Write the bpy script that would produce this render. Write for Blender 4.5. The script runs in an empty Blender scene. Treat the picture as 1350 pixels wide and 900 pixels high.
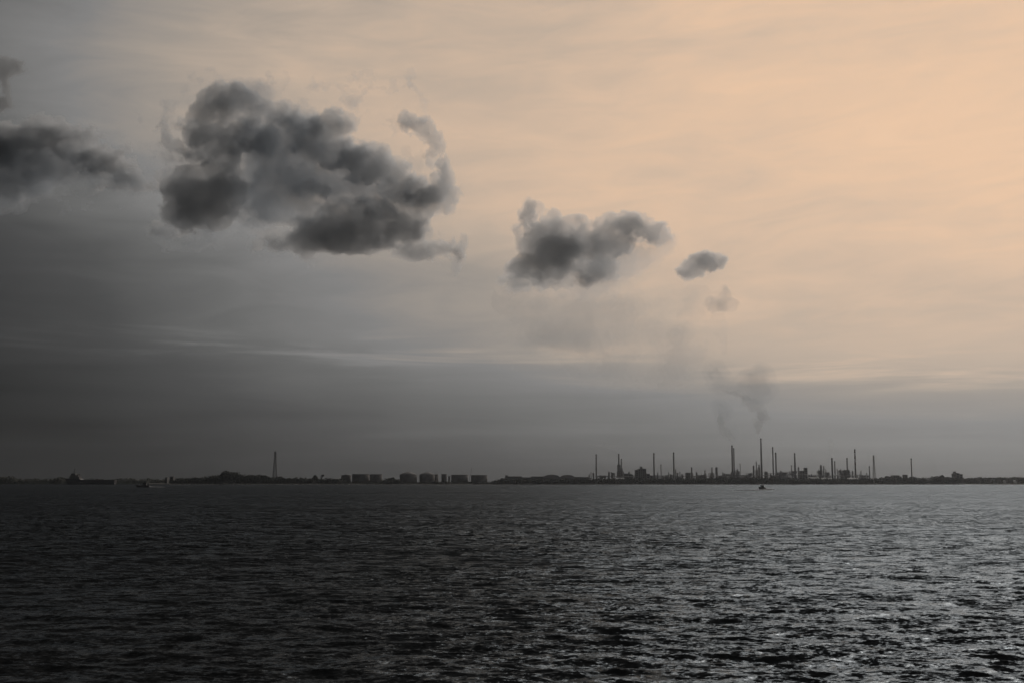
import bpy, bmesh, math, random
import numpy as np
from mathutils import Vector, Matrix

random.seed(7)
rng = np.random.default_rng(7)
scene = bpy.context.scene
C = scene.collection

# ------------------------------------------------------------------ camera
F = 1500.0                                   # focal length in photo pixels (photo is 1350 wide)
CAM_H = 12.0
PITCH = math.atan(182.0 / F)
cam_d = bpy.data.cameras.new('camera')
cam_d.sensor_width = 36.0
cam_d.lens = 40.0
cam_d.clip_start = 0.5
cam_d.clip_end = 100000.0
cam = bpy.data.objects.new('camera', cam_d)
cam.location = (0, 0, CAM_H)
cam.rotation_euler = (math.radians(90) + PITCH, 0, 0)
C.objects.link(cam)
scene.camera = cam


def at(px, py, Y):
    """world point seen at photo pixel (px, py) on the plane y = Y"""
    a, b = (px - 675.0) / F, (450.0 - py) / F
    dy = math.cos(PITCH) - b * math.sin(PITCH)
    dz = math.sin(PITCH) + b * math.cos(PITCH)
    return Vector((a * Y / dy, Y, CAM_H + dz * Y / dy))


def lin(h):
    h = h.lstrip('#')
    o = []
    for i in (0, 2, 4):
        c = int(h[i:i + 2], 16) / 255.0
        o.append(c / 12.92 if c <= 0.04045 else ((c + 0.055) / 1.055) ** 2.4)
    return (*o, 1.0)


# ------------------------------------------------------------------ sky
SUN_AZ, SUN_EL = math.radians(27), math.radians(30)
world = bpy.data.worlds.new('World')
scene.world = world
world.use_nodes = True
wt = world.node_tree
wt.nodes.clear()


class NT:
    """tiny node builder"""
    def __init__(self, t): self.t = t

    def n(self, kind, **kw):
        nd = self.t.nodes.new(kind)
        for k, v in kw.items(): setattr(nd, k, v)
        return nd

    def put(self, sock, v):
        if hasattr(v, 'links') or isinstance(v, bpy.types.NodeSocket): self.t.links.new(v, sock)
        else: sock.default_value = v

    def m(self, op, a, b=None, c=None, clamp=False):
        nd = self.n('ShaderNodeMath', operation=op); nd.use_clamp = clamp
        self.put(nd.inputs[0], a)
        if b is not None: self.put(nd.inputs[1], b)
        if c is not None: self.put(nd.inputs[2], c)
        return nd.outputs[0]

    def remap(self, v, a, b, c=0.0, d=1.0, smooth=True):
        nd = self.n('ShaderNodeMapRange'); nd.interpolation_type = 'SMOOTHSTEP' if smooth else 'LINEAR'
        self.put(nd.inputs[0], v)
        for i, x in enumerate((a, b, c, d)): self.put(nd.inputs[1 + i], x)
        return nd.outputs[0]

    def xyz(self, x, y, z=0.0):
        nd = self.n('ShaderNodeCombineXYZ')
        for i, v in enumerate((x, y, z)): self.put(nd.inputs[i], v)
        return nd.outputs[0]

    def noise(self, vec, scale, detail=4, rough=0.5, dist=0.0):
        nd = self.n('ShaderNodeTexNoise')
        self.put(nd.inputs['Vector'], vec)
        nd.inputs['Scale'].default_value = scale
        nd.inputs['Detail'].default_value = detail
        nd.inputs['Roughness'].default_value = rough
        nd.inputs['Distortion'].default_value = dist
        return nd

    def ramp(self, fac, stops, interp='EASE'):
        nd = self.n('ShaderNodeValToRGB')
        cr = nd.color_ramp; cr.interpolation = interp
        while len(cr.elements) < len(stops): cr.elements.new(0.5)
        for e, (p, c) in zip(cr.elements, stops):
            e.position = p
            e.color = c if not isinstance(c, (int, float)) else (c, c, c, 1)
        self.put(nd.inputs[0], fac)
        return nd.outputs[0]


W = NT(wt)
tc = W.n('ShaderNodeTexCoord')
sep = W.n('ShaderNodeSeparateXYZ'); W.put(sep.inputs[0], tc.outputs['Generated'])
dx, dy, dz = sep.outputs
az = W.m('ARCTAN2', dx, dy)                          # 0 = north (into the bay), + = towards the glow
el = W.m('ARCSINE', dz)
eld = W.m('MULTIPLY', el, 180 / math.pi)
azd = W.m('MULTIPLY', az, 180 / math.pi)
# slow warp so that no layer has a ruled edge
wv = W.xyz(W.m('MULTIPLY', az, 2.2), W.m('MULTIPLY', el, 9.0), 3.7)
warp = W.m('SUBTRACT', W.noise(wv, 1.6, 3, 0.55).outputs['Fac'], 0.5)
wv2 = W.xyz(W.m('MULTIPLY', az, 3.4), W.m('MULTIPLY', el, 46.0), 9.1)
streak = W.m('SUBTRACT', W.noise(wv2, 1.3, 5, 0.6, 0.4).outputs['Fac'], 0.5)
# the haze bank over the horizon: its top slopes down to the glow side
bank = W.m('ADD', eld, W.m('MULTIPLY', azd, 0.035))
bank = W.m('ADD', bank, W.m('MULTIPLY', warp, 1.1))
bank = W.m('ADD', bank, W.m('MULTIPLY', streak, 0.9))
B = W.ramp(W.remap(bank, -2.0, 88.0, smooth=False),
           [((e + 2.0) / 90.0, v) for e, v in ((-2, .29), (.4, .32), (1.5, .40), (2.6, .47), (4.2, .56), (5.1, .62), (6.2, .70), (8.5, .755), (12.5, .805),
                                               (18, .83), (24, .82), (36, .56), (55, .39), (88, .36))], 'LINEAR')
azn = W.m('MULTIPLY_ADD', azd, 1 / 360.0, 0.5)


def P(d): return 0.5 + d / 360.0


Alow = W.ramp(azn, [(0.0, 0.36), (P(-60), 0.22), (P(-25), 0.325), (P(-19), 0.45), (P(-12.6), 0.60), (P(-6), 0.72), (P(0), 0.82), (P(9), 0.94), (P(24), 1.0), (P(60), 0.98), (P(150), 0.45)], 'CARDINAL')
Ahigh = W.ramp(azn, [(0.0, 0.45), (P(-60), 0.34), (P(-25), 0.53), (P(-19), 0.73), (P(-12), 0.83), (P(-4), 0.88), (P(0), 0.90), (P(9), 0.945), (P(24), 1.0), (P(60), 0.98), (P(150), 0.50)], 'CARDINAL')
mixA = W.n('ShaderNodeMix', data_type='FLOAT')
W.put(mixA.inputs[0], W.m('MULTIPLY', W.remap(W.m('ADD', eld, W.m('MULTIPLY', warp, 5.0)), 9.0, 18.0), W.remap(eld, 23.0, 38.0, 1.0, 0.0)))
W.put(mixA.inputs[2], Alow); W.put(mixA.inputs[3], Ahigh)
t = W.m('MULTIPLY', B, mixA.outputs[0])
# thin streaks along the top of the bank, and the soft veil of stratus above it
sk = W.m('MULTIPLY', W.remap(streak, -0.03, 0.22), W.m('MULTIPLY', W.remap(bank, 4.7, 5.9), W.remap(bank, 7.4, 6.2)))
t = W.m('ADD', t, W.m('MULTIPLY', W.m('MULTIPLY', streak, 0.06), W.remap(bank, 7.0, 4.0)))
t = W.m('ADD', t, W.m('MULTIPLY', sk, 0.075))
veil_v = W.xyz(W.m('MULTIPLY', az, 3.2), W.m('MULTIPLY', W.m('ADD', el, W.m('MULTIPLY', az, -0.05)), 13.0), 1.3)
veil = W.noise(veil_v, 1.1, 6, 0.52, 0.6).outputs['Fac']
veil2 = W.noise(veil_v, 3.1, 7, 0.58, 0.9).outputs['Fac']
veil_a = W.remap(eld, 4.0, 9.0)
vv = W.m('ADD', W.m('MULTIPLY', W.m('SUBTRACT', veil, 0.5), 0.17), W.m('MULTIPLY', W.m('SUBTRACT', veil2, 0.5), 0.10))
t = W.m('ADD', t, W.m('MULTIPLY', W.m('MULTIPLY', vv, veil_a), W.remap(mixA.outputs[0], 0.2, 0.9, 0.5, 1.05)))
sky_col = W.ramp(t, [(0.0, lin('000000')), (0.16, lin('282828')), (0.30, lin('4b4b4b')), (0.42, lin('6a6a69')), (0.52, lin('828180')),
                     (0.62, lin('9f968d')), (0.70, lin('bdab9a')), (0.77, lin('d6baa1')), (0.83, lin('e7c3a3')), (0.95, lin('f3cca9'))], 'LINEAR')
nish = W.n('ShaderNodeTexSky', sky_type='NISHITA')
nish.sun_disc = False
nish.sun_elevation = SUN_EL
nish.sun_rotation = SUN_AZ
nish.air_density = 1.0; nish.dust_density = 1.0
bg_clear = W.n('ShaderNodeBackground'); bg_clear.inputs['Strength'].default_value = 0.05
W.put(bg_clear.inputs['Color'], nish.outputs[0])
bg_cloud = W.n('ShaderNodeBackground'); bg_cloud.inputs['Strength'].default_value = 1.0
W.put(bg_cloud.inputs['Color'], sky_col)
mx = W.n('ShaderNodeMixShader'); mx.inputs[0].default_value = 0.994     # an almost closed layer of high cloud over the clear sky
wt.links.new(bg_clear.outputs[0], mx.inputs[1]); wt.links.new(bg_cloud.outputs[0], mx.inputs[2])
wo = W.n('ShaderNodeOutputWorld'); wt.links.new(mx.outputs[0], wo.inputs[0])

# ------------------------------------------------------------------ sun behind the veil, on the glow side above the frame
sd = bpy.data.lights.new('sun', 'SUN')
sd.energy = 1.25
sd.angle = math.radians(38)
sd.color = (1.0, 0.93, 0.86)
sun = bpy.data.objects.new('sun', sd)
to_sun = Vector((math.sin(SUN_AZ) * math.cos(SUN_EL), math.cos(SUN_AZ) * math.cos(SUN_EL), math.sin(SUN_EL)))
sun.rotation_euler = to_sun.to_track_quat('Z', 'Y').to_euler()
sun.location = to_sun * 500
C.objects.link(sun)

vs = scene.view_settings
vs.view_transform = 'Standard'; vs.look = 'None'; vs.exposure = 0.0; vs.gamma = 1.0; vs.use_curve_mapping = False
cy = scene.cycles
cy.use_denoising = True
cy.max_bounces = 8; cy.diffuse_bounces = 2; cy.glossy_bounces = 2; cy.volume_bounces = 4
cy.transparent_max_bounces = 16
cy.sample_clamp_indirect = 4.0


# ------------------------------------------------------------------ helpers
def mesh_np(name, verts, faces):
    """fast mesh from arrays; faces all quads or all triangles"""
    me = bpy.data.meshes.new(name)
    verts = np.ascontiguousarray(verts, dtype=np.float32); faces = np.ascontiguousarray(faces, dtype=np.int32)
    k = faces.shape[1]
    me.vertices.add(len(verts)); me.vertices.foreach_set('co', verts.ravel())
    me.loops.add(faces.size); me.loops.foreach_set('vertex_index', faces.ravel())
    me.polygons.add(len(faces))
    me.polygons.foreach_set('loop_start', np.arange(0, faces.size, k, dtype=np.int32))
    me.update(calc_edges=True)
    return me


def link(name, me, mat, parent=None):
    o = bpy.data.objects.new(name, me)
    if me is not None and mat is not None and len(me.materials) == 0: me.materials.append(mat)
    C.objects.link(o)
    if parent is not None: o.parent = parent
    return o


def tag(o, label=None, cat=None, group=None, kind=None):
    if label: o['label'] = label
    if cat: o['category'] = cat
    if group: o['group'] = group
    if kind: o['kind'] = kind
    return o


def pmat(name, col, rough=0.8, metal=0.0, var=0.25, scale=0.15):
    """painted / weathered surface: base colour broken up by two noises"""
    m = bpy.data.materials.new(name); m.use_nodes = True
    N = NT(m.node_tree)
    b = m.node_tree.nodes['Principled BSDF']
    co = N.n('ShaderNodeTexCoord').outputs['Object']
    n1 = N.noise(co, scale, 6, 0.6).outputs['Fac']
    n2 = N.noise(co, scale * 7, 3, 0.5).outputs['Fac']
    f = N.m('ADD', N.m('MULTIPLY', n1, 0.7), N.m('MULTIPLY', n2, 0.3))
    lo = tuple(c * (1 - var) for c in col[:3]); hi = tuple(min(1, c * (1 + var)) for c in col[:3])
    N.put(b.inputs['Base Color'], N.ramp(f, [(0.3, (*lo, 1)), (0.7, (*hi, 1))], 'LINEAR'))
    b.inputs['Roughness'].default_value = rough
    b.inputs['Metallic'].default_value = metal
    return m


# ------------------------------------------------------------------ sea
def build_sea():
    dense = np.linspace(-0.60, 0.60, 461)
    coarse = np.linspace(0.60, 2 * math.pi - 0.60, 62)[1:-1]
    th = np.concatenate([dense, coarse])
    r = np.concatenate([np.linspace(0.5, 45, 24)[:-1], np.exp(np.arange(math.log(45), math.log(1900), 0.0040)),
                        np.exp(np.linspace(math.log(1900), math.log(10000), 42))[1:]])
    R, T = np.meshgrid(r, th, indexing='ij')
    X = (R * np.sin(T)).astype(np.float32); Y = (R * np.cos(T)).astype(np.float32)
    R = R.astype(np.float32)
    wide = (np.abs(T) > 0.61)
    space = np.where(wide, 0.08, 0.0039).astype(np.float32) * R
    Z = np.zeros_like(X); DX = np.zeros_like(X); DY = np.zeros_like(X)
    lost = np.zeros_like(X)
    g = np.random.default_rng(3)
    nw = 120
    lam = np.exp(g.uniform(math.log(0.25), math.log(8.0), nw))
    tot = 0.0
    wind = math.radians(-97)            # running towards the viewer, a little across
    # slow gust patches
    gust = np.ones_like(X)
    for L, a in ((60, .12), (110, .13), (35, .10), (210, .12)):
        q = g.uniform(0, 6.28)
        for s in (0.4, 1.9):
            gust += a * 0.6 * np.sin(2 * math.pi / L * (X * math.cos(s + q) * 0.45 + Y * math.sin(s + q)) + q * 3)
    gust = np.clip(gust, 0.35, 1.7).astype(np.float32)
    for l in lam:
        k = 2 * math.pi / l
        slope = 0.032 * (1.0 if l < 1.2 else (1.2 / l) ** 0.42)
        amp = slope / k
        d = wind + g.normal(0, 0.50)
        ph = g.uniform(0, 6.283)
        # long waves bend a little so that crests are short and uneven
        w = np.clip((l / (space * 1.9) - 1.0), 0, 1).astype(np.float32)
        ang = (k * (math.cos(d) * X + math.sin(d) * Y) + ph).astype(np.float32)
        s, c = np.sin(ang), np.cos(ang)
        A = amp * w * gust
        Z += A * s
        DX += -1.15 * A * c * math.cos(d) * -1.0; DY += -1.15 * A * c * math.sin(d) * -1.0
        lost += (1 - w) * slope * slope
        tot += slope * slope
    verts = np.stack([X + DX, Y + DY, Z], -1).reshape(-1, 3)
    nr, nt = X.shape
    i = np.arange(nr - 1)[:, None]; j = np.arange(nt)[None, :]; j2 = (j + 1) % nt
    quads = np.stack([i * nt + j, i * nt + j2, (i + 1) * nt + j2, (i + 1) * nt + j], -1).reshape(-1, 4)
    me = mesh_np('sea', verts, quads)
    cap = nr * nt
    me.polygons.foreach_set('use_smooth', np.ones(len(me.polygons), dtype=bool))
    at_ = me.attributes.new('unresolved', 'FLOAT', 'POINT')
    at_.data.foreach_set('value', np.sqrt(lost / tot).ravel().astype(np.float32))
    ag = me.attributes.new('gust', 'FLOAT', 'POINT')
    ag.data.foreach_set('value', gust.ravel())
    al = me.attributes.new('open_water', 'FLOAT', 'POINT')                       # 0 in the lee of the far bank
    lee = np.where((Y > 3020) | (X < -880) | (X > 1190), 1.0, np.clip((2930 + 60 * np.sin(X / 90) + 40 * np.sin(X / 37 + 1) - Y) / 260, 0, 1))
    al.data.foreach_set('value', lee.ravel().astype(np.float32))
    m = bpy.data.materials.new('sea_water'); m.use_nodes = True
    N = NT(m.node_tree)
    m.node_tree.nodes.remove(m.node_tree.nodes['Principled BSDF'])
    body = N.n('ShaderNodeBsdfDiffuse'); body.inputs['Color'].default_value = (0.036, 0.037, 0.038, 1)
    gl = N.n('ShaderNodeBsdfAnisotropic'); gl.inputs['Color'].default_value = (0.75, 0.86, 0.96, 1); gl.inputs['Roughness'].default_value = 0.16
    fr = N.n('ShaderNodeFresnel'); fr.inputs['IOR'].default_value = 1.333
    mixs = N.n('ShaderNodeMixShader')
    N.put(mixs.inputs[0], N.m('MULTIPLY', fr.outputs[0], 0.37))         # mirror weakened evenly, standing in for wave shadowing
    m.node_tree.links.new(body.outputs[0], mixs.inputs[1]); m.node_tree.links.new(gl.outputs[0], mixs.inputs[2])
    m.node_tree.links.new(mixs.outputs[0], m.node_tree.nodes['Material Output'].inputs['Surface'])
    geo = N.n('ShaderNodeNewGeometry')
    co = N.n('ShaderNodeTexCoord').outputs['Object']
    ow = N.n('ShaderNodeAttribute', attribute_name='open_water').outputs['Fac']
    un = N.m('MULTIPLY', N.n('ShaderNodeAttribute', attribute_name='unresolved').outputs['Fac'], N.m('MULTIPLY_ADD', ow, 0.75, 0.25))
    gu = N.n('ShaderNodeAttribute', attribute_name='gust').outputs['Fac']

    def slope_field(scale, sx, detail, rough, off):
        mp = N.n('ShaderNodeMapping'); N.put(mp.inputs[0], co)
        mp.inputs['Scale'].default_value = (sx, 1, 1); mp.inputs['Location'].default_value = (off, off * 1.7, 0)
        mp.inputs['Rotation'].default_value = (0, 0, math.radians(6))
        nz = N.noise(mp.outputs[0], scale, detail, rough)
        v = N.n('ShaderNodeVectorMath', operation='SUBTRACT'); N.put(v.inputs[0], nz.outputs['Color']); v.inputs[1].default_value = (.5, .5, .5)
        return v.outputs[0]

    def vscale(v, s):
        n_ = N.n('ShaderNodeVectorMath', operation='SCALE'); N.put(n_.inputs[0], v); N.put(n_.inputs['Scale'], s); return n_.outputs[0]

    def vadd(a, c_):
        n_ = N.n('ShaderNodeVectorMath', operation='ADD'); N.put(n_.inputs[0], a); N.put(n_.inputs[1], c_); return n_.outputs[0]
    fine = vscale(slope_field(3.4, 0.6, 4, 0.7, 0.0), N.m('MULTIPLY', gu, 2.1))       # ripples below the grid's resolution
    mid = vscale(slope_field(0.75, 0.6, 3, 0.6, 31.0), N.m('MULTIPLY', N.m('MULTIPLY', un, gu), 2.2))
    big = vscale(slope_field(0.14, 0.55, 4, 0.6, 77.0), N.m('MULTIPLY', un, 0.8))
    sl = vadd(vadd(fine, mid), big)
    sl = vadd(sl, vscale((0.0, -1.0, 0.0), N.m('MULTIPLY', un, 0.36)))      # wind waves lean towards this shore
    flat = N.n('ShaderNodeVectorMath', operation='MULTIPLY'); N.put(flat.inputs[0], sl); flat.inputs[1].default_value = (0.8, 1.0, 0.0)
    nn = N.n('ShaderNodeVectorMath', operation='NORMALIZE'); N.put(nn.inputs[0], vadd(geo.outputs['Normal'], flat.outputs[0]))
    for nd_ in (body, gl, fr): N.put(nd_.inputs['Normal'], nn.outputs[0])
    o = link('sea', me, m)
    o['kind'] = 'structure'
    return o


sea = build_sea()

# ------------------------------------------------------------------ mesh collector
class MB:
    def __init__(self): self.v = []; self.f = []

    def box(self, x0, x1, y0, y1, z0, z1, taper=0.0):
        b = len(self.v)
        cx, cy_ = (x0 + x1) / 2, (y0 + y1) / 2; k = 1 - taper
        self.v += [(x0, y0, z0), (x1, y0, z0), (x1, y1, z0), (x0, y1, z0)]
        self.v += [(cx + (x - cx) * k, cy_ + (y - cy_) * k, z1) for x, y in ((x0, y0), (x1, y0), (x1, y1), (x0, y1))]
        self.f += [(b, b + 3, b + 2, b + 1), (b + 4, b + 5, b + 6, b + 7)]
        for i in range(4): j = (i + 1) % 4; self.f.append((b + i, b + j, b + 4 + j, b + 4 + i))
        return self

    def lathe(self, prof, n=12, cx=0.0, cy=0.0, z=0.0):
        """prof: (radius, height) from bottom to top, closed at both ends"""
        b = len(self.v)
        for r, h in prof:
            for i in range(n):
                a = 2 * math.pi * i / n
                self.v.append((cx + r * math.cos(a), cy + r * math.sin(a), z + h))
        m = len(prof)
        for k in range(m - 1):
            for i in range(n):
                j = (i + 1) % n
                self.f.append((b + k * n + i, b + k * n + j, b + (k + 1) * n + j, b + (k + 1) * n + i))
        self.f.append(tuple(b + i for i in reversed(range(n)))); self.f.append(tuple(b + (m - 1) * n + i for i in range(n)))
        return self

    def bar(self, p, q, r, n=4):
        p, q = Vector(p), Vector(q)
        d = (q - p).normalized(); u = d.orthogonal().normalized(); w = d.cross(u)
        b = len(self.v)
        for c in (p, q):
            for i in range(n):
                a = 2 * math.pi * (i + .5) / n
                self.v.append(tuple(c + (u * math.cos(a) + w * math.sin(a)) * r))
        for i in range(n): j = (i + 1) % n; self.f.append((b + i, b + j, b + n + j, b + n + i))
        self.f.append(tuple(b + i for i in reversed(range(n)))); self.f.append(tuple(b + n + i for i in range(n)))
        return self

    def prism(self, poly, y0, y1):
        """poly in (x, z), extruded along y"""
        b = len(self.v); n = len(poly)
        self.v += [(x, y0, z) for x, z in poly] + [(x, y1, z) for x, z in poly]
        for i in range(n): j = (i + 1) % n; self.f.append((b + i, b + n + i, b + n + j, b + j))
        self.f.append(tuple(b + i for i in range(n))); self.f.append(tuple(b + n + i for i in reversed(range(n))))
        return self

    def build(self, name, mat, parent=None, loc=None, smooth=False):
        me = bpy.data.meshes.new(name)
        me.from_pydata([tuple(map(float, v)) for v in self.v], [], self.f)
        bm = bmesh.new(); bm.from_mesh(me); bmesh.ops.recalc_face_normals(bm, faces=bm.faces); bm.to_mesh(me); bm.free()
        if smooth:
            me.polygons.foreach_set('use_smooth', [len(p.vertices) == 4 for p in me.polygons])
        o = link(name, me, mat, parent)
        if loc is not None: o.location = loc
        return o


def thing(name, label, cat, loc, group=None, rz=0.0):
    o = bpy.data.objects.new(name, None); C.objects.link(o)
    o.empty_display_size = 2
    o.location = loc; o.rotation_euler = (0, 0, rz)
    return tag(o, label, cat, group, 'thing')


M = {
    'soil': pmat('island_soil', (0.06, 0.06, 0.055), 0.95, scale=0.02),
    'rock': pmat('waterline_glint_stone', (0.30, 0.29, 0.27), 0.9, scale=0.3),
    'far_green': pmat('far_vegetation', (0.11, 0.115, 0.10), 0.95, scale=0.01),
    'leaf': pmat('tree_leaves', (0.04, 0.048, 0.036), 0.8, var=0.45, scale=0.12),
    'bark': pmat('tree_bark', (0.10, 0.085, 0.07), 0.9, scale=0.6),
    'concrete': pmat('stack_concrete', (0.19, 0.19, 0.19), 0.85, scale=0.08),
    'steel': pmat('weathered_steel', (0.13, 0.13, 0.135), 0.55, 0.3, scale=0.1),
    'dark_steel': pmat('sooty_steel', (0.07, 0.07, 0.07), 0.7, 0.2, scale=0.2),
    'pale_steel': pmat('pale_galvanised_steel', (0.42, 0.42, 0.42), 0.5, 0.3, scale=0.1),
    'red': pmat('faded_red_paint', (0.13, 0.085, 0.075), 0.7, scale=0.2),
    'white': pmat('faded_white_paint', (0.5, 0.5, 0.5), 0.6, scale=0.1),
    'tank': pmat('tank_paint', (0.11, 0.11, 0.11), 0.85, var=0.25, scale=0.06),
    'tank_roof': pmat('tank_roof_paint', (0.13, 0.13, 0.13), 0.85, scale=0.08),
    'wall': pmat('building_cladding', (0.15, 0.15, 0.15), 0.8, scale=0.08),
    'roof': pmat('sheet_roofing', (0.2, 0.2, 0.2), 0.7, scale=0.1),
    'glass': pmat('dark_window_glass', (0.03, 0.035, 0.04), 0.15, scale=0.2),
    'hull': pmat('dark_hull_paint', (0.035, 0.035, 0.04), 0.5, scale=0.1),
    'house': pmat('dull_house_paint', (0.07, 0.07, 0.07), 0.8, scale=0.2),
    'deck': pmat('deck_paint', (0.12, 0.10, 0.09), 0.8, scale=0.2),
    'foam': pmat('white_foam', (0.75, 0.76, 0.77), 0.9, var=0.15, scale=0.6),
    'skin': pmat('dark_clothing', (0.05, 0.05, 0.06), 0.9, scale=3),
}

GZ = 3.0                                   # height of the made ground the refinery stands on
SHORE = 2990.0


def gx(px, Y):
    return at(px, 632, Y).x


# ------------------------------------------------------------------ the made ground, its added waterline stones, the far shores
def land(name, px0, px1, Y0, depth, prof, mat, seed, n=260, bank=9.0):
    """long low land: a bank rising from below the water to a rolling top. prof(px) -> height"""
    g = np.random.default_rng(seed)
    xs = np.linspace(px0, px1, n)
    wob = np.cumsum(g.normal(0, 1.6, n)); wob -= np.linspace(wob[0], wob[-1], n)
    rows = [(-bank, -1.5), (-bank * 0.3, 0.9), (0, 1.0), (depth * 0.12, 1.0), (depth * 0.5, 1.08), (depth, 1.0), (depth + 20, -1.5)]
    v = []
    for dy_, k in rows:
        for i, p in enumerate(xs):
            Y = Y0 + dy_ + wob[i] * (1 if dy_ < depth * .5 else 0)
            h = prof(p)
            z = -1.5 if k < 0 else h * k * (1 + (0.06 * g.normal() if dy_ > 0 else 0.0)) - (0.8 if dy_ < -1 and k > 0 else 0)
            v.append((gx(p, Y), Y, z))
    f = []
    for r in range(len(rows) - 1):
        for i in range(n - 1): f.append((r * n + i, r * n + i + 1, (r + 1) * n + i + 1, (r + 1) * n + i))
    me = mesh_np(name, np.array(v), np.array(f))
    o = link(name, me, mat); o['kind'] = 'structure'
    return o


def interp(pts):
    xs, ys = zip(*pts)
    return lambda p: float(np.interp(p, xs, ys))


island = land('ground', 196, 1272, SHORE, 620, lambda p: GZ, M['soil'], 1)
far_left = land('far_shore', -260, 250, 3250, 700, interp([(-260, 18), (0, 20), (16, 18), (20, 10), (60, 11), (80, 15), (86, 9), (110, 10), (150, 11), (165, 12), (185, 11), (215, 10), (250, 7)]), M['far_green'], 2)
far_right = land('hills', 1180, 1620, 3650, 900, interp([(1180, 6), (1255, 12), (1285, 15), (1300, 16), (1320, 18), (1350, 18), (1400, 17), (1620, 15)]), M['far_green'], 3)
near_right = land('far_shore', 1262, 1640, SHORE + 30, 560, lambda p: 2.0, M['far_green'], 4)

# added pale boulders along the water's edge, standing in for its bright reflection line
g_ = np.random.default_rng(12)
ico = bmesh.new(); bmesh.ops.create_icosphere(ico, subdivisions=1, radius=1.0)
IV = np.array([v.co[:] for v in ico.verts]); IF = np.array([[v.index for v in f.verts] for f in ico.faces]); ico.free()
nv = len(IV); vs_, fs_ = [], []
for k in range(1500):
    p = g_.uniform(224, 1270); Y = SHORE - g_.uniform(2, 9)
    s = g_.uniform(0.5, 1.5)
    vs_.append(IV * (1 + g_.normal(0, .12, (nv, 1))) * s * np.array([1.3, 1, .7]) + np.array([gx(p, Y), Y, (SHORE - Y) * -0.12 + 1.5 * g_.uniform(0, 1)])); fs_.append(IF + k * nv)
rv = link('waterline_glint_stones', mesh_np('waterline_glint_stones', np.concatenate(vs_), np.concatenate(fs_)), M['rock'], island)
rv['kind'] = 'stuff'


# ------------------------------------------------------------------ trees
def leaf_cloud(n, size, g, ell=(1, 1, 1), lumps=7):
    """leaf clumps: bent little quads spread through several lobes; returns verts, quads"""
    cs = g.normal(0, 0.42, (lumps, 3)) * np.array([1, 1, .75]); rs = g.uniform(.32, .55, lumps)
    pick = g.integers(0, lumps, n)
    d = g.normal(0, 1, (n, 3)); d /= np.linalg.norm(d, axis=1, keepdims=True)
    P_ = cs[pick] + d * (rs[pick] * g.uniform(.35, 1, n) ** .6)[:, None]
    P_ = P_ * np.array(ell)
    u = g.normal(0, 1, (n, 3)); u /= np.linalg.norm(u, axis=1, keepdims=True)
    w = np.cross(u, g.normal(0, 1, (n, 3))); w /= np.linalg.norm(w, axis=1, keepdims=True)
    s = size * g.uniform(.6, 1.4, (n, 1))
    q = np.stack([P_ - u * s, P_ + w * s * .7, P_ + u * s, P_ - w * s * .7 + np.cross(u, w) * s * .35], 1).reshape(-1, 3)
    return q, np.arange(4 * n).reshape(n, 4)


def tree(label, px, top, wpx, Y, seed, lumps=8, trunk_frac=.35, group=None, base=GZ):
    g = np.random.default_rng(seed)
    tp = at(px, top, Y); H = tp.z - base; W_ = wpx * Y / F
    root = thing('tree', label, 'tree', (tp.x, Y, base), group)
    mb = MB(); ct = Vector((0, 0, H * trunk_frac))
    mb.lathe([(H * .05, 0), (H * .035, H * trunk_frac * .6), (H * .025, H * (trunk_frac + .15))], 7)
    for i in range(5):
        a = i * 1.256 + g.uniform(0, 1)
        mb.bar((0, 0, H * trunk_frac * .7), (math.cos(a) * W_ * .28, math.sin(a) * W_ * .28, H * (trunk_frac + g.uniform(.12, .3))), H * .016)
    mb.build('trunk', M['bark'], root)
    n = int(min(900, max(260, W_ * H * 3)))
    q, f = leaf_cloud(n, max(.7, W_ * .055), g, (W_ * .56, W_ * .5, H * (1 - trunk_frac) * .55), lumps)
    hi = q[:, 2].max()
    q[:, 2] += H - hi
    link('crown', mesh_np('crown', q, f), M['leaf'], root)
    return root


def tree_mass(name, label, prof, px0, px1, Y, depth, n_crowns, seed, base, wr=(4, 9), leaves=70, mat='leaf'):
    """far wood that reads as one mass; prof(px) gives the top line in photo rows"""
    g = np.random.default_rng(seed); V, Fc = [], []; off = 0
    for k in range(n_crowns):
        p = g.uniform(px0, px1); y_ = Y + g.uniform(0, depth)
        topz = at(p, prof(p) + g.normal(0.3, .8), y_).z
        H = max(1.5, topz - base); w = min(g.uniform(*wr), H * 1.3)
        q, f = leaf_cloud(leaves, max(.8, .15 * w), g, (w * .8, w * .7, H * .7), 6)
        q[:, 2] += base + H - q[:, 2].max(); q += np.array([gx(p, y_), y_, 0])
        V.append(q); Fc.append(f + off); off += len(q)
    o = link(name, mesh_np(name, np.concatenate(V), np.concatenate(Fc)), M[mat])
    return tag(o, label, 'trees', kind='stuff')


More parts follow.
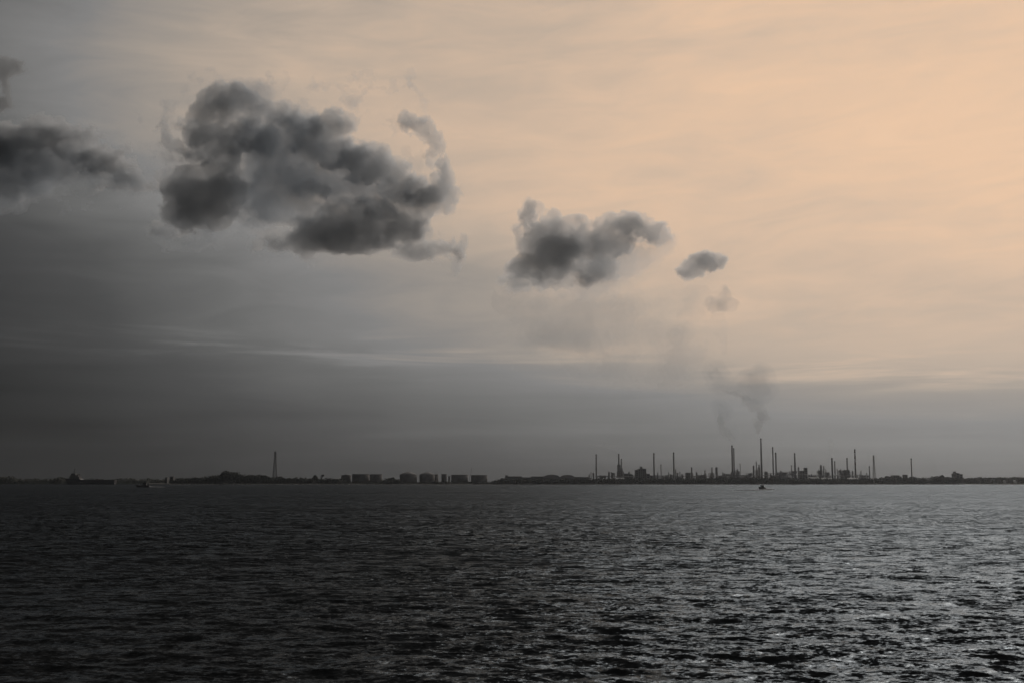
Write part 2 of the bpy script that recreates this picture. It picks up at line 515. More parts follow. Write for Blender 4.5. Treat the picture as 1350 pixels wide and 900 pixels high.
top_a = interp([(226, 632), (232, 630.5), (240, 629.6), (262, 629), (270, 627.8), (290, 626.5), (292, 622), (312, 622), (316, 625.5), (330, 625.5), (342, 625.6), (354, 627.8), (358, 629), (366, 628), (376, 629.4), (400, 630), (430, 630), (450, 630.5)])
tree_mass('treeline', 'low dark wood along the shore around the lattice mast', top_a, 228, 450, SHORE + 14, 50, 620, 61, GZ - .5, wr=(6, 12), leaves=70)
top_b = interp([(450, 634.5), (505, 634.5), (508, 629.8), (526, 630.8), (530, 635), (642, 634.6), (660, 631.5), (690, 631), (776, 630), (800, 630), (835, 629.6), (870, 630), (900, 629.8), (960, 629.2), (1020, 629), (1060, 629.4), (1066, 630.6), (1120, 630.4), (1130, 630), (1158, 629.5), (1172, 628.5), (1185, 629), (1215, 629), (1225, 628.5), (1246, 628), (1270, 630)])
tree_mass('treeline', 'low dark scrub along the shore in front of the tanks and the refinery', top_b, 450, 1270, SHORE + 4, 22, 1700, 62, GZ - .5, wr=(6, 12), leaves=48)
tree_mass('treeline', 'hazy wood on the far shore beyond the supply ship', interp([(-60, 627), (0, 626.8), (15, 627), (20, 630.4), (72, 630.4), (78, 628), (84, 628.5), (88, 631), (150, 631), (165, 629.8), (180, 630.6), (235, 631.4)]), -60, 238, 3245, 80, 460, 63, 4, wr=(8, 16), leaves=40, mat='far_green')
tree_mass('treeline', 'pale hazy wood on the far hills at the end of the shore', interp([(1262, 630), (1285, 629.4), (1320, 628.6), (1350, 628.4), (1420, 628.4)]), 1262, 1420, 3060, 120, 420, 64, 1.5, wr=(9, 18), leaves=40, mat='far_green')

tree('tall broad tree with boxy crown, highest in the wood by the mast', 298, 619.5, 17, SHORE + 40, 71, 9, .25)
tree('broad tree joined to the boxy tallest tree, lower crown towards the mast', 308, 621.2, 14, SHORE + 44, 72, 7, .25)
tree('small round tree beside the boxy tallest tree, towards the ship', 282, 625.6, 11, SHORE + 40, 73, 6, .25)
tree('low spreading tree between the boxy tallest tree and the mast', 333, 624.6, 15, SHORE + 40, 74, 7, .25)
tree('domed tree just short of the mast', 346, 625.2, 13, SHORE + 46, 75, 7, .25)
tree('bushy tree at the foot of the lattice mast', 370, 627, 13, SHORE + 38, 76, 6, .2)
tree('spreading tree with flat top and gap under its crown, alone on the low shore', 415, 625.4, 11, SHORE + 40, 77, 7, .4)
tree('small leaning tree with open crown beside the flat-topped tree', 424, 624.6, 6, SHORE + 42, 78, 4, .55)
tree('rounded tree between the walled tanks and the domed tanks', 517, 628.2, 10, SHORE + 60, 79, 6, .25)
tree('domed tree in front of the lattice flare tower', 1164, 626.4, 13, SHORE + 40, 80, 7, .2)
tree('rounded tree at the foot of the lone end chimney', 1205, 627.2, 11, SHORE + 40, 81, 6, .2)
tree('broad tree mass between the lone chimney and the last building', 1234, 626.4, 16, SHORE + 40, 82, 8, .2)
tree('pointed tree on top of the wood near the last building', 1241, 625.4, 9, SHORE + 46, 83, 6, .25)
tree('small round tree just before the last building', 1248.5, 627.6, 7, SHORE + 40, 84, 5, .2)

# ------------------------------------------------------------------ refinery: chimneys, columns, frames, tanks, sheds
def spot(px, top, Y, base=GZ):
    p = at(px, top, Y)
    return p.x, p.z - base, Y / F            # x, height, metres per photo pixel


def depth_of(seed, lo=90, hi=330):
    return SHORE + lo + (math.sin(seed * 12.9898) * 43758.5453 % 1.0) * (hi - lo)


def chimney(label, px, top, wt_, wb=None, mat='concrete', bands=0, base_w=0, base_top=None, rings=2, flare=False):
    Y = depth_of(px); x, H, k = spot(px, top, Y)
    wb = wb or wt_ * 1.25
    r1, r0 = wt_ * k / 2, wb * k / 2
    root = thing('chimney', label, 'chimney', (x, Y, GZ))
    hs = H - 2.2
    if bands:
        MB().lathe([(r0, 0), (r0 + (r1 - r0) * .55, hs * .55)], 14).build('shaft', M[mat], root, smooth=True)
        for i in range(bands):
            a, b = .55 + .45 * i / bands, .55 + .45 * (i + 1) / bands
            MB().lathe([(r0 + (r1 - r0) * a, hs * a + .01), (r0 + (r1 - r0) * b, hs * b)], 14).build('painted_band', M['red' if i % 2 == 0 else 'white'], root, smooth=True)
    else:
        MB().lathe([(r0, 0), (r0 * .6 + r1 * .4, hs * .45), (r1, hs)], 14).build('shaft', M[mat], root, smooth=True)
    MB().lathe([(r1 * .80, hs + .01), (r1 * .80, H)], 12).build('flue_tip', M['dark_steel'], root)
    MB().lathe([(r1 * 1.1, hs - 1.6), (r1 * 1.22, hs - .9), (r1 * 1.22, hs - .3), (r1 * 1.02, hs - .05)], 14).build('cap_ring', M['dark_steel'], root)
    for i in range(rings):
        z = hs * (.52 + .36 * i / max(1, rings - 1)) if rings > 1 else hs * .7
        r = r0 + (r1 - r0) * z / hs
        p = MB().lathe([(r * 1.02, z), (r + 1.1, z + .05), (r + 1.1, z + .25), (r * 1.02, z + .3)], 14).build('platform', M['steel'], root)
        rail = MB()
        for j in range(10):
            a = j * .628; b = (j + 1) * .628
            rail.bar(((r + 1) * math.cos(a), (r + 1) * math.sin(a), z + .25), ((r + 1) * math.cos(a), (r + 1) * math.sin(a), z + 1.3), .06)
            rail.bar(((r + 1) * math.cos(a), (r + 1) * math.sin(a), z + 1.3), ((r + 1) * math.cos(b), (r + 1) * math.sin(b), z + 1.3), .06)
        rail.build('railing', M['steel'], p)
    ld = MB()
    for s in (-.25, .25): ld.bar((s, -r0 - .3, 1), (s, -r1 - .3, hs - 1), .07)
    ld.build('ladder', M['steel'], root)
    bw = (base_w or wb * 1.6) * k / 2; bt = spot(px, base_top, Y)[1] if base_top else 4.0
    MB().box(-bw, bw, -bw, bw, 0, bt, .08).build('plinth', M['concrete'], root)
    return root


def column(label, px, top, w, base_w=None, base_top=None, mat='steel', knob=True):
    """upright process vessel: skirt, shell with domed head, decks, overhead pipe"""
    Y = depth_of(px); x, H, k = spot(px, top, Y)
    r = max(.55, w * k / 2)
    root = thing('distillation_tower', label, 'tower', (x, Y, GZ))
    MB().lathe([(r * 1.15, 0), (r * 1.02, 4.0)], 12).build('skirt', M['concrete'], root)
    hh = H - (1.6 if knob else 0)
    MB().lathe([(r, 4.01), (r, hh - r * .9), (r * .87, hh - r * .5), (r * .5, hh - r * .12), (r * .12, hh)], 14).build('shell', M[mat], root, smooth=True)
    if knob:
        MB().bar((0, 0, hh - .2), (0, 0, H), max(.22, r * .22), 6).build('vent_pipe', M[mat], root)
    n = max(2, int(H / 9))
    for i in range(n):
        z = 4 + (hh - 5) * (i + 1) / n
        MB().lathe([(r * 1.01, z - .3), (r + .9, z - .28), (r + .9, z - .08), (r * 1.01, z - .05)], 12).build('platform', M['dark_steel'], root)
    MB().bar((r + .45, -.3, 1.0), (r + .45, -.3, hh - .6), .28, 6).bar((r + .45, -.3, hh - .6), (0, 0, hh - .1), .28, 6).build('overhead_pipe', M[mat], root)
    if base_w:
        bw = base_w * k / 2; bt = spot(px, base_top, Y)[1]
        fr = MB()
        for sx in (-1, 1):
            for sy in (-1, 1): fr.box(sx * bw - .3, sx * bw + .3, sy * bw * .8 - .3, sy * bw * .8 + .3, 0, bt)
        fr.build('support_frame', M['dark_steel'], root)
        for i in range(max(1, int(bt / 5))):
            z = bt - i * 5.0
            MB().box(-bw - .4, bw + .4, -bw * .8 - .4, bw * .8 + .4, z, z + .5).build('deck', M['dark_steel'], root)
        MB().lathe([(bw * .5, 1), (bw * .5, bt - 1.2), (bw * .2, bt - .3)], 10, bw * .35, bw * .2).build('drum', M['steel'], root, smooth=True)
    return root


def unit(label, px0, px1, top, seed, solid=.95, stacklets=3):
    """open steel process unit: posts, decks, drums, exchangers, pipes"""
    g = random.Random(seed)
    px = (px0 + px1) / 2; Y = depth_of(px); x, H, k = spot(px, top, Y)
    w = (px1 - px0) * k / 2; d = max(4.0, w * .7)
    root = thing('process_unit', label, 'process unit', (x, Y, GZ))
    H0 = H * .86
    for i in range(max(2, int(w / 3) + 1)):
        n = max(2, int(w / 3) + 1); xx = -w + 2 * w * i / (n - 1)
        for sy in (-1, 1): MB().box(xx - .35, xx + .35, sy * d - .35, sy * d + .35, 0, H0).build('post', M['dark_steel'], root)
    nl = max(2, int(H0 / 5))
    for j in range(nl):
        z = H0 * (j + 1) / nl
        MB().box(-w - .5, w + .5, -d - .5, d + .5, z, z + .55).build('deck', M['dark_steel'], root)
        rl = MB()
        for sy in (-1, 1): rl.bar((-w, sy * d, z + 1.5), (w, sy * d, z + 1.5), .1)
        rl.build('railing', M['steel'], root)
        if g.random() < solid:
            h_ = H0 / nl * g.uniform(.55, .85); x0 = g.uniform(-w, -.2 * w); x1 = min(w, x0 + g.uniform(.8, 1.5) * w)
            MB().box(x0, x1, -d * .6, d * .6, H0 * j / nl + .56, H0 * j / nl + .56 + h_).build('equipment', M['steel'], root)
    for j in range(stacklets):
        xx = g.uniform(-.8, .8) * w; hh = H if j == 0 else H * g.uniform(.88, .97); r = g.uniform(.7, 1.6)
        MB().lathe([(r, H0 * .5), (r, hh - r), (r * .5, hh)], 9, xx, g.uniform(-.4, .4) * d).build('drum', M['steel'], root, smooth=True)
    br = MB()
    for sy in (-1, 1): br.bar((-w, sy * d, 0), (w, sy * d, H0), .22).bar((w, sy * d, 0), (-w, sy * d, H0), .22)
    br.build('brace', M['dark_steel'], root)
    return root


def windows(root, x0, x1, y, z0, z1, n, rows):
    cw = (x1 - x0) / n; rh = (z1 - z0) / rows
    me = None
    for r in range(rows):
        for i in range(n):
            if me is None:
                o = MB().box(-cw * .3, cw * .3, -.12, .05, -rh * .28, rh * .28).build('window', M['glass'], root); me = o.data
            else: o = link('window', me, None, root)
            o.location = (x0 + cw * (i + .5), y, z0 + rh * (r + .5))


def building(label, steps, seed=0, roof='flat', mat='wall', name='building', cat='building', win=2, Yd=None, roofm='roof'):
    """steps: (px0, px1, top) volumes side by side, one building"""
    pm = (steps[0][0] + steps[-1][1]) / 2; Y = SHORE + Yd if Yd else depth_of(pm)
    x, _, k = spot(pm, 630, Y)
    root = thing(name, label, cat, (x, Y, GZ))
    d = max(7.0, (steps[-1][1] - steps[0][0]) * k * .28)
    for i, (p0, p1, top) in enumerate(steps):
        x0, x1 = (p0 - pm) * k, (p1 - pm) * k; H = spot(pm, top, Y)[1]
        dd = d * (1 - .06 * (i % 3))
        if roof == 'gable':
            MB().box(x0, x1, -dd, dd, 0, H * .72).build('wall', M[mat], root)
            b = len(steps)
            m_ = MB(); m_.prism([(-dd - .6, H * .72 + .01), (dd + .6, H * .72 + .01), (0, H)], x0 - .6, x1 + .6)
            m_.v = [(y_, x_, z_) for x_, y_, z_ in m_.v]
            m_.build('roof', M[roofm], root)
        elif roof == 'arch':
            MB().box(x0, x1, -dd, dd, 0, H * .6).build('wall', M[mat], root)
            n = 12; cx = (x0 + x1) / 2; hw = (x1 - x0) / 2 + .5
            MB().prism([(cx + hw * math.cos(math.pi * t_ / n), H * .6 + .01 + H * .4 * math.sin(math.pi * t_ / n)) for t_ in range(n + 1)], -dd - .5, dd + .5).build('roof', M[roofm], root)
        else:
            MB().box(x0 + .003 * i, x1 - .003 * i, -dd, dd, 0, H - .8).build('wall', M[mat], root)
            MB().box(x0 - .4, x1 + .4, -dd - .4, dd + .4, H - .79, H - .01 * i).build('roof', M[roofm], root)
        hw_ = H * (.72 if roof == 'gable' else .6 if roof == 'arch' else 1) - 3
        if win and hw_ > 3: windows(root, x0 + 1, x1 - 1, -dd - .01, 2.5, hw_ + 1.5, max(1, int((x1 - x0) / 5)), max(1, int(hw_ / 5)))
        if i == 0: MB().box(x0 + 1.2, x0 + 4.2, -dd - .12, -dd + .1, 0, 3.2).build('door', M['dark_steel'], root)
    return root


def tank(label, p0, p1, wall_top, roof_top=None, group=None, kind='dome', Yd=120):
    pm = (p0 + p1) / 2; Y = SHORE + Yd; x, H, k = spot(pm, wall_top, Y)
    r = (p1 - p0) * k / 2
    root = thing('storage_tank', label, 'tank', (x, Y, GZ), group)
    n = 40
    MB().lathe([(r, 0), (r, H)], n).build('shell', M['tank'], root, smooth=True)
    for z in (H * .33, H * .66): MB().lathe([(r + .01, z), (r + .22, z + .02), (r + .22, z + .3), (r + .01, z + .32)], n).build('stiffening_ring', M['tank'], root)
    if kind == 'dome':
        Hr = spot(pm, roof_top, Y)[1]
        MB().lathe([(r * .985 * q_, H + .01 + (Hr - H) * (1 - q_ * q_)) for q_ in (1, .9, .78, .64, .48, .3, .12, .03)], n).build('domed_roof', M['tank_roof'], root, smooth=True)
        MB().lathe([(.8, Hr - .1), (.8, Hr + 1.0)], 8).build('roof_vent', M['steel'], root)
    elif kind == 'cone':
        Hr = spot(pm, roof_top, Y)[1]
        MB().lathe([(r * .99, H + .01), (r * .3, H + (Hr - H) * .75), (r * .04, Hr)], n).build('cone_roof', M['tank_roof'], root, smooth=True)
        MB().lathe([(.7, Hr - .1), (.7, Hr + .8)], 8).build('roof_vent', M['steel'], root)
    else:
        MB().lathe([(r * .97, H - 1.6), (r * .97, H - 1.2)], n).build('floating_roof', M['tank_roof'], root)
    rim = MB().lathe([(r + .02, H - .9), (r + .9, H - .88), (r + .9, H - .7), (r + .02, H - .68)], n)
    g = rim.build('wind_girder', M['tank'], root)
    rl = MB()
    for i in range(n):
        a, b = 2 * math.pi * i / n, 2 * math.pi * (i + 1) / n
        rl.bar(((r + .7) * math.cos(a), (r + .7) * math.sin(a), H + .5), ((r + .7) * math.cos(b), (r + .7) * math.sin(b), H + .5), .08)
        if i % 2 == 0: rl.bar(((r + .7) * math.cos(a), (r + .7) * math.sin(a), H - .8), ((r + .7) * math.cos(a), (r + .7) * math.sin(a), H + .5), .08)
    rl.build('railing', M['steel'], g)
    st = MB(); ns = 16
    for i in range(ns):
        a = -2.4 + 1.5 * i / ns; z = H * (i + .5) / ns
        c, s = math.cos(a), math.sin(a)
        st.box((r + .7) * c - .7, (r + .7) * c + .7, (r + .7) * s - .7, (r + .7) * s + .7, z - .15, z + .15)
    so = st.build('spiral_stair', M['steel'], root); so['kind'] = 'stuff'
    return root


def lattice(name, label, cat, px, top, wt_, wb, Yd, mat='dark_steel', panels=11, arms=(), rleg=.28, rbr=.13, base=GZ):
    Y = SHORE + Yd; x, H, k = spot(px, top, Y, base)
    root = thing(name, label, cat, (x, Y, base))
    r0, r1 = wb * k / 2, wt_ * k / 2
    zt = [H * (1 - (1 - i / panels) ** 1.25) for i in range(panels + 1)]
    R = lambda z: r1 + (r0 - r1) * (1 - z / H) ** 1.5
    cn = ((-1, -1), (1, -1), (1, 1), (-1, 1))
    for sx, sy in cn:
        m_ = MB()
        for i in range(panels): m_.bar((sx * R(zt[i]), sy * R(zt[i]), zt[i]), (sx * R(zt[i + 1]), sy * R(zt[i + 1]), zt[i + 1]), rleg)
        m_.build('leg', M[mat], root)
    for i in range(panels):
        a, b = R(zt[i]), R(zt[i + 1]); m_ = MB()
        for j in range(4):
            (x0, y0), (x1, y1) = cn[j], cn[(j + 1) % 4]
            m_.bar((x0 * a, y0 * a, zt[i]), (x1 * b, y1 * b, zt[i + 1]), rbr).bar((x1 * a, y1 * a, zt[i]), (x0 * b, y0 * b, zt[i + 1]), rbr)
            m_.bar((x0 * b, y0 * b, zt[i + 1]), (x1 * b, y1 * b, zt[i + 1]), rbr)
        m_.build('bracing', M[mat], root)
    for fz, L in arms:
        z = H * fz
        MB().bar((-L, 0, z), (L, 0, z), rleg).bar((-L, 0, z), (0, 0, z + 2.5), rbr).bar((L, 0, z), (0, 0, z + 2.5), rbr).build('crossarm', M[mat], root)
    MB().bar((0, 0, H - .5), (0, 0, H + 2.5), .14).build('lightning_rod', M[mat], root)
    return root, H


# ---- tank farm
tank('low tank with a small cone roof at the wood end of the tank farm', 450, 463, 626.0, 624.6, kind='cone', Yd=150)
tank('wide walled tank, middle of the three joined tanks', 464.5, 487, 624.4, kind='float', Yd=135)
tank('walled tank with a sharp top edge, last of the three joined tanks', 487.5, 504, 624.6, kind='float', Yd=110)
tank('domed tank standing apart next to the rounded tree', 527, 549.5, 625.0, 621.4, Yd=120)
tank('domed tank behind a flat tank, second of the two domed tanks', 553, 573, 625.0, 621.6, Yd=130)
tank('flat tank half hidden by the second domed tank', 566, 578, 624.6, kind='float', Yd=170)
tank('narrow flat tank between the domed tanks and the wide flat tanks', 582, 589, 624.3, kind='float', Yd=110)
tank('thin tall vessel in the gap beside the narrow flat tank', 591, 593.2, 627.3, 626.6, kind='cone', Yd=110)
tank('wide flat tank below the slanting crane boom, nearer the domed tanks', 595, 617, 625.2, kind='float', Yd=125)
tank('wide flat tank last in the tank farm, next to open shore', 621, 642.5, 625.6, kind='float', Yd=115)
# slanting crane between the two wide tanks
Yc = SHORE + 190; xc, Hc, kc = spot(618.3, 624, Yc)
cr = thing('crawler_crane', 'thin slanting crane boom rising between the two wide flat tanks', 'crane', (xc, Yc, GZ))
for s_ in (-3.3, 3.3): MB().box(-2, 2, s_ - .7, s_ + .7, 0, 1.4).build('track', M['dark_steel'], cr)
MB().box(-3, 2.4, -2, 2, 1.5, 4.4).build('cab', M['red'], cr)
bm_ = MB(); tipx = 4 * kc; tipz = spot(622, 616, Yc)[1]
for sx, sy in ((-.5, -.5), (.5, -.5), (.5, .5), (-.5, .5)): bm_.bar((sx, sy, 4), (tipx + sx * .3, sy * .3, tipz), .14)
for i in range(12):
    a, b = i / 12, (i + 1) / 12
    bm_.bar((tipx * a - .5, -.5, 4 + (tipz - 4) * a), (tipx * b + .5, .5, 4 + (tipz - 4) * b), .09)
bm_.build('boom', M['dark_steel'], cr)
MB().bar((tipx, 0, tipz), (tipx + .1, 0, tipz - 11), .07).box(tipx - .4, tipx + .6, -.4, .4, tipz - 12, tipz - 11).build('hook_line', M['dark_steel'], cr)

# ---- lattice mast in the wood
lattice('lattice_mast', 'tall thin lattice mast rising from the low wood on the shore', 'mast', 363, 595, 1.9, 6.2, 60, panels=14, arms=((.985, 2.2), (.93, 2.2), (.86, 2.4)), rleg=.38, rbr=.24)

# ---- long low works between the tanks and the chimneys
building('long low shed with a little tower, first building after the tank farm', [(660, 666, 629.6), (666, 669.5, 625.8), (669.5, 688, 627.2)], Yd=110)
building('low flat shed between the towered shed and the arched roofs', [(688, 700, 628.6), (700, 716, 627.4)], Yd=140)
building('hangar with a wide arched roof, nearer the tank farm', [(716, 738, 624.9)], roof='arch', Yd=130)
building('hangar with a wide arched roof, nearer the chimneys', [(738, 757.5, 625.2)], roof='arch', Yd=120)
building('long low flat store beside the arched hangars and the first chimney', [(758, 777, 628)], Yd=130)

# ---- chimneys
chimney('slim chimney nearest the storage tanks, standing clear of the others', 785.9, 598.2, 1.5, 2.0)
chimney('taller chimney of the close pair left of the stepped boiler house, with a faint wisp', 815.7, 597.6, 1.7, 2.4, base_w=4.4, base_top=612)
chimney('shorter chimney of the close pair left of the stepped boiler house', 819.2, 604, 1.4, 2.0, base_w=3.2, base_top=617)
chimney('plain tall chimney standing just right of the stepped boiler house', 862, 596.6, 1.9, 2.2)
chimney('short thin chimney between the two plain tall chimneys', 871.4, 611.5, 1.1, 1.4, mat='steel', rings=1)
chimney('plain tall chimney with low columns bunched at its right foot', 888, 595.6, 1.8, 2.3)
chimney('thick smoking chimney, taller of the two that touch', 964.9, 586.5, 1.9, 2.4, base_w=4.4, base_top=622)
chimney('slightly lower chimney touching the thick smoking chimney', 967.3, 590, 1.5, 2.0, mat='steel')
chimney('tallest chimney of all, smoking, above the small motorboat', 1003, 577.2, 1.7, 2.8, rings=3)
chimney('taller of the two chimneys just right of the tallest one', 1018.6, 588.6, 1.6, 1.9)
chimney('lower of the two chimneys just right of the tallest one', 1022.6, 596, 1.8, 2.1)
chimney('dark chimney rising out of a bunch of columns and frames', 1047.6, 596.6, 1.8, 2.9, mat='dark_steel')
chimney('chimney with a faint upright puff, taller of its close pair', 1096.7, 603, 2.2, 2.6)
chimney('shorter chimney close beside the one with the faint upright puff', 1100.4, 607.2, 1.4, 1.7, mat='steel')
chimney('chimney on a stout base just left of the banded chimney', 1116.6, 603, 1.7, 2.2, base_w=5, base_top=619)
chimney('tall chimney with painted bands, highest near the pale flare tower', 1126.8, 591.6, 1.6, 2.6, bands=5, rings=3)
chimney('short thin chimney just left of the pale flare tower', 1146, 613.8, 1.3, 1.7, mat='steel', rings=1)
chimney('lone slim chimney far out at the end of the works among trees', 1201.2, 603.6, 1.4, 1.9, mat='pale_steel')

# the flare tower: lattice round a riser
ft, Hf = lattice('flare_tower', 'pale lattice flare tower, last tall one before the lone end chimney', 'tower', 1151.6, 600.5, 1.5, 4.0, 150, mat='pale_steel', panels=12, rleg=.3, rbr=.16)
MB().lathe([(.75, 0), (.75, Hf + 1), (1.0, Hf + 1.2), (1.0, Hf + 3)], 10).build('riser_pipe', M['pale_steel'], ft, smooth=True)

# ---- process columns
column('stubby column, first of three at the foot of the first slim chimney', 776.6, 624, 1.2)
column('thin column, middle and tallest of three at the foot of the first slim chimney', 779, 621, .7)
column('stout column, nearest of three to the first slim chimney', 782.2, 622, 1.7)
column('lone stout column left of the low frame before the close chimney pair', 802.8, 620.6, 2.2)
column('short column on the low building right of the close chimney pair', 829.2, 620.6, 1.8)
column('thin mast-like column between the boiler house chimney and the short chimney', 867, 621.6, 1.0)
column('thin spindly column left of the second plain tall chimney', 881.4, 621.2, .7)
column('tall narrow column touching the foot of the second plain tall chimney', 890.6, 617, 1.1)
column('stout column, second right of the second plain tall chimney', 893, 621.6, 1.7)
column('thin column, third right of the second plain tall chimney', 896.2, 620.4, .8)
column('low thick column, fourth right of the second plain tall chimney', 899.2, 623.6, 2.0)
column('tall column rising from the end of a square block', 911.6, 614.4, 1.5, 3.4, 623)
column('slender column with a wide head, alone beyond the square block', 918.2, 621.2, 1.8)
column('narrow column with a shoulder block, first of three left of the bottle-shaped column', 929.2, 618.8, 1.2, 2.6, 624)
column('tall narrow column next to the bottle-shaped column', 938.3, 614.8, 1.2)
column('fat bottle-shaped column, widest of its row, left of the thick smoking chimney', 944.4, 614.4, 2.8)
column('thin short column between the bottle-shaped column and the thick smoking chimney', 952.4, 621.2, .8)
column('short column in a frame right of the thick smoking chimney', 972.2, 617.2, 1.3, 3.2, 621)
column('very thin mast, tallest thin one between the two smoking chimneys', 975.6, 610, .55)
column('stout column, first of three left of the tallest chimney', 993.2, 612.6, 1.9)
column('tallest thin column with a wide foot, left of the tallest chimney', 996.8, 607, 1.0, 2.8, 619)
column('column leaning close against the foot of the tallest chimney', 1000.4, 611, 1.4, 2.8, 616)
column('thin tall column just left of the dark chimney', 1043.2, 612, 1.0)
column('rounded column just right of the dark chimney', 1052.4, 614.6, 1.7)
column('broad dark column, tallest of the row left of the puffing chimney', 1082, 611.8, 2.6)
column('pale narrow column beside the broad dark column', 1085.8, 612.6, 1.4, mat='pale_steel')
column('low pale column between the broad dark column and the puffing chimney', 1088.6, 617, 1.0, mat='pale_steel')
column('thin low column just right of the puffing chimney pair', 1103.5, 616.6, .9)
column('short column touching the foot of the banded chimney', 1123.8, 619, 1.5)
column('pale short column right of the banded chimney', 1134.8, 619, 1.2, mat='pale_steel')
column('lowest pale column between the banded chimney and the flare tower', 1142, 622, 1.3, mat='pale_steel')

# ---- process frames and blocks
unit('low open frame left of the close chimney pair', 805.8, 810.4, 621, 1)
unit('frame tying the close chimney pair together at the foot', 813.6, 822, 619, 2)
building('low building right of the close chimney pair with stepped roof', [(822, 828, 623.6), (828, 833, 624.2)], Yd=150)
building('big stepped boiler house, widest dark block among the chimneys', [(837.6, 841, 619), (841, 844.2, 617.4), (844.2, 846.4, 614.6), (846.4, 851.4, 617.2), (851.4, 856, 623.8), (856, 860.5, 626)], Yd=190)
unit('low frame between the two plain tall chimneys', 873, 880, 625, 3)
unit('low frame under the bunched columns of the second plain chimney', 889.5, 901, 626, 4)
building('square block with a tall column at its end', [(904, 910, 622.4)], Yd=170)
unit('low wide frame beyond the square block', 913, 926, 626.4, 5, stacklets=1)
unit('shouldered frame left of the bottle-shaped column', 934.6, 941, 621, 6)
unit('low wide frame right of the bottle-shaped column', 947, 962, 625, 7)
unit('frame right of the thick smoking chimney', 969.6, 974.6, 618.4, 8)
unit('long low frame between the two smoking chimneys', 976.5, 990, 624.6, 9)
unit('square frame just right of the tallest chimney', 1007.6, 1011.4, 620, 10)
unit('low frame under the two neighbouring chimneys', 1012, 1027, 621.8, 11, stacklets=3)
unit('uneven frame between the two chimneys and the dark chimney', 1027.5, 1040, 619.6, 12, stacklets=3)
unit('frame at the foot of the dark chimney', 1041, 1050, 618, 13, stacklets=3)
building('blocky tower building with a step, right of the dark chimney', [(1053.6, 1060.5, 620), (1060.5, 1064, 616)], Yd=210)
unit('frame under the broad dark column', 1077.5, 1084.5, 618, 14)
unit('frame left of the puffing chimney', 1087.5, 1093.4, 620.6, 15)
unit('tall irregular frame right of the puffing chimney', 1104.5, 1115.5, 617, 16, stacklets=4)
unit('frame round the stout-based chimney', 1112, 1121, 619.6, 17)
unit('low frame between the banded chimney and the flare tower', 1129, 1145, 624.4, 18)

unit('low cluttered frame between the first slim chimney and the lone stout column', 788, 801, 625.2, 21, stacklets=4)
unit('cluttered frame filling the gap before the stepped boiler house', 824, 836, 624.8, 22, stacklets=4)
unit('low frame at the foot of the chimney beside the boiler house', 863, 870, 624.6, 23, stacklets=3)
unit('low frame just left of the second plain tall chimney', 880.5, 887, 624, 24, stacklets=3)
unit('cluttered frame left of the narrow shouldered column', 919.5, 928, 624.2, 25, stacklets=4)
unit('cluttered frame between the bottle-shaped column and the touching chimneys', 953.5, 963.5, 622.6, 26, stacklets=4)
unit('cluttered frame left of the columns by the tallest chimney', 984, 992, 621.8, 27, stacklets=4)
unit('frame crowded with drums between the blocky tower and the broad dark column', 1065.5, 1077, 624, 28, stacklets=4)
unit('narrow frame between the two chimneys and the uneven frame', 1023.5, 1031, 620.8, 29, stacklets=3)

# ---- pipe racks: long low trestles that tie the works together
def pipe_rack(label, px0, px1, top, Yd):
    Y = SHORE + Yd; px = (px0 + px1) / 2; x, H, k = spot(px, top, Y); w = (px1 - px0) * k / 2
    root = thing('pipe_rack', label, 'pipe rack', (x, Y, GZ))
    n = max(3, int(w / 5)); me = None
    for i in range(n + 1):
        xx = -w + 2 * w * i / n
        if me is None:
            o = MB().box(-.4, .4, -3, -2.3, 0, H).box(-.4, .4, 2.3, 3, 0, H).box(-.38, .38, -2.29, 2.29, H * .5, H * .5 + .6).box(-.38, .38, -2.29, 2.29, H - .7, H - .1).build('trestle', M['dark_steel'], root); me = o.data
        else: o = link('trestle', me, None, root)
        o.location = (xx, 0, 0)
    for j, (yy, zz, r) in enumerate(((-1.7, H * .5 + 1.3, .65), (0, H * .5 + 1.5, .85), (1.6, H * .5 + 1.2, .55), (-1.5, H + .5, .6), (.2, H + .7, .8), (1.7, H + .4, .5), (0, H * .25, .9))):
        MB().bar((-w, yy, zz), (w, yy, zz), r, 8).build('pipe', M['steel' if j % 2 else 'dark_steel'], root, smooth=True)
    return root


pipe_rack('long pipe rack running behind the scrub left of the thick smoking chimney', 900, 962, 627.2, 95)
pipe_rack('pipe rack running from the thick smoking chimney to the two neighbouring chimneys', 968, 1026, 626.4, 84)
pipe_rack('pipe rack under the dark chimney and the blocky tower building', 1028, 1066, 625.6, 92)
pipe_rack('pipe rack under the puffing chimney and the banded chimney', 1080, 1130, 626.8, 90)
pipe_rack('pipe rack between the first slim chimney and the stepped boiler house', 788, 837, 627.6, 88)

# ---- pale sheds low in front of the works
building('pale low shed at the foot of the close chimney pair', [(812.5, 822.5, 629)], roof='gable', Yd=60, roofm='white', win=0)
building('small pale shed between the two plain tall chimneys', [(871, 877, 630.4)], roof='gable', Yd=60, roofm='white', win=0)
building('long pale roofed shed left of the broad dark column', [(1066, 1079, 628)], roof='gable', Yd=62, roofm='white', win=0)
building('pale low shed below the puffing chimney', [(1083, 1096, 629)], roof='gable', Yd=60, roofm='white', win=0)
building('pale low shed below the stout-based chimney', [(1117, 1131, 629.2)], roof='gable', Yd=60, roofm='white', win=0)
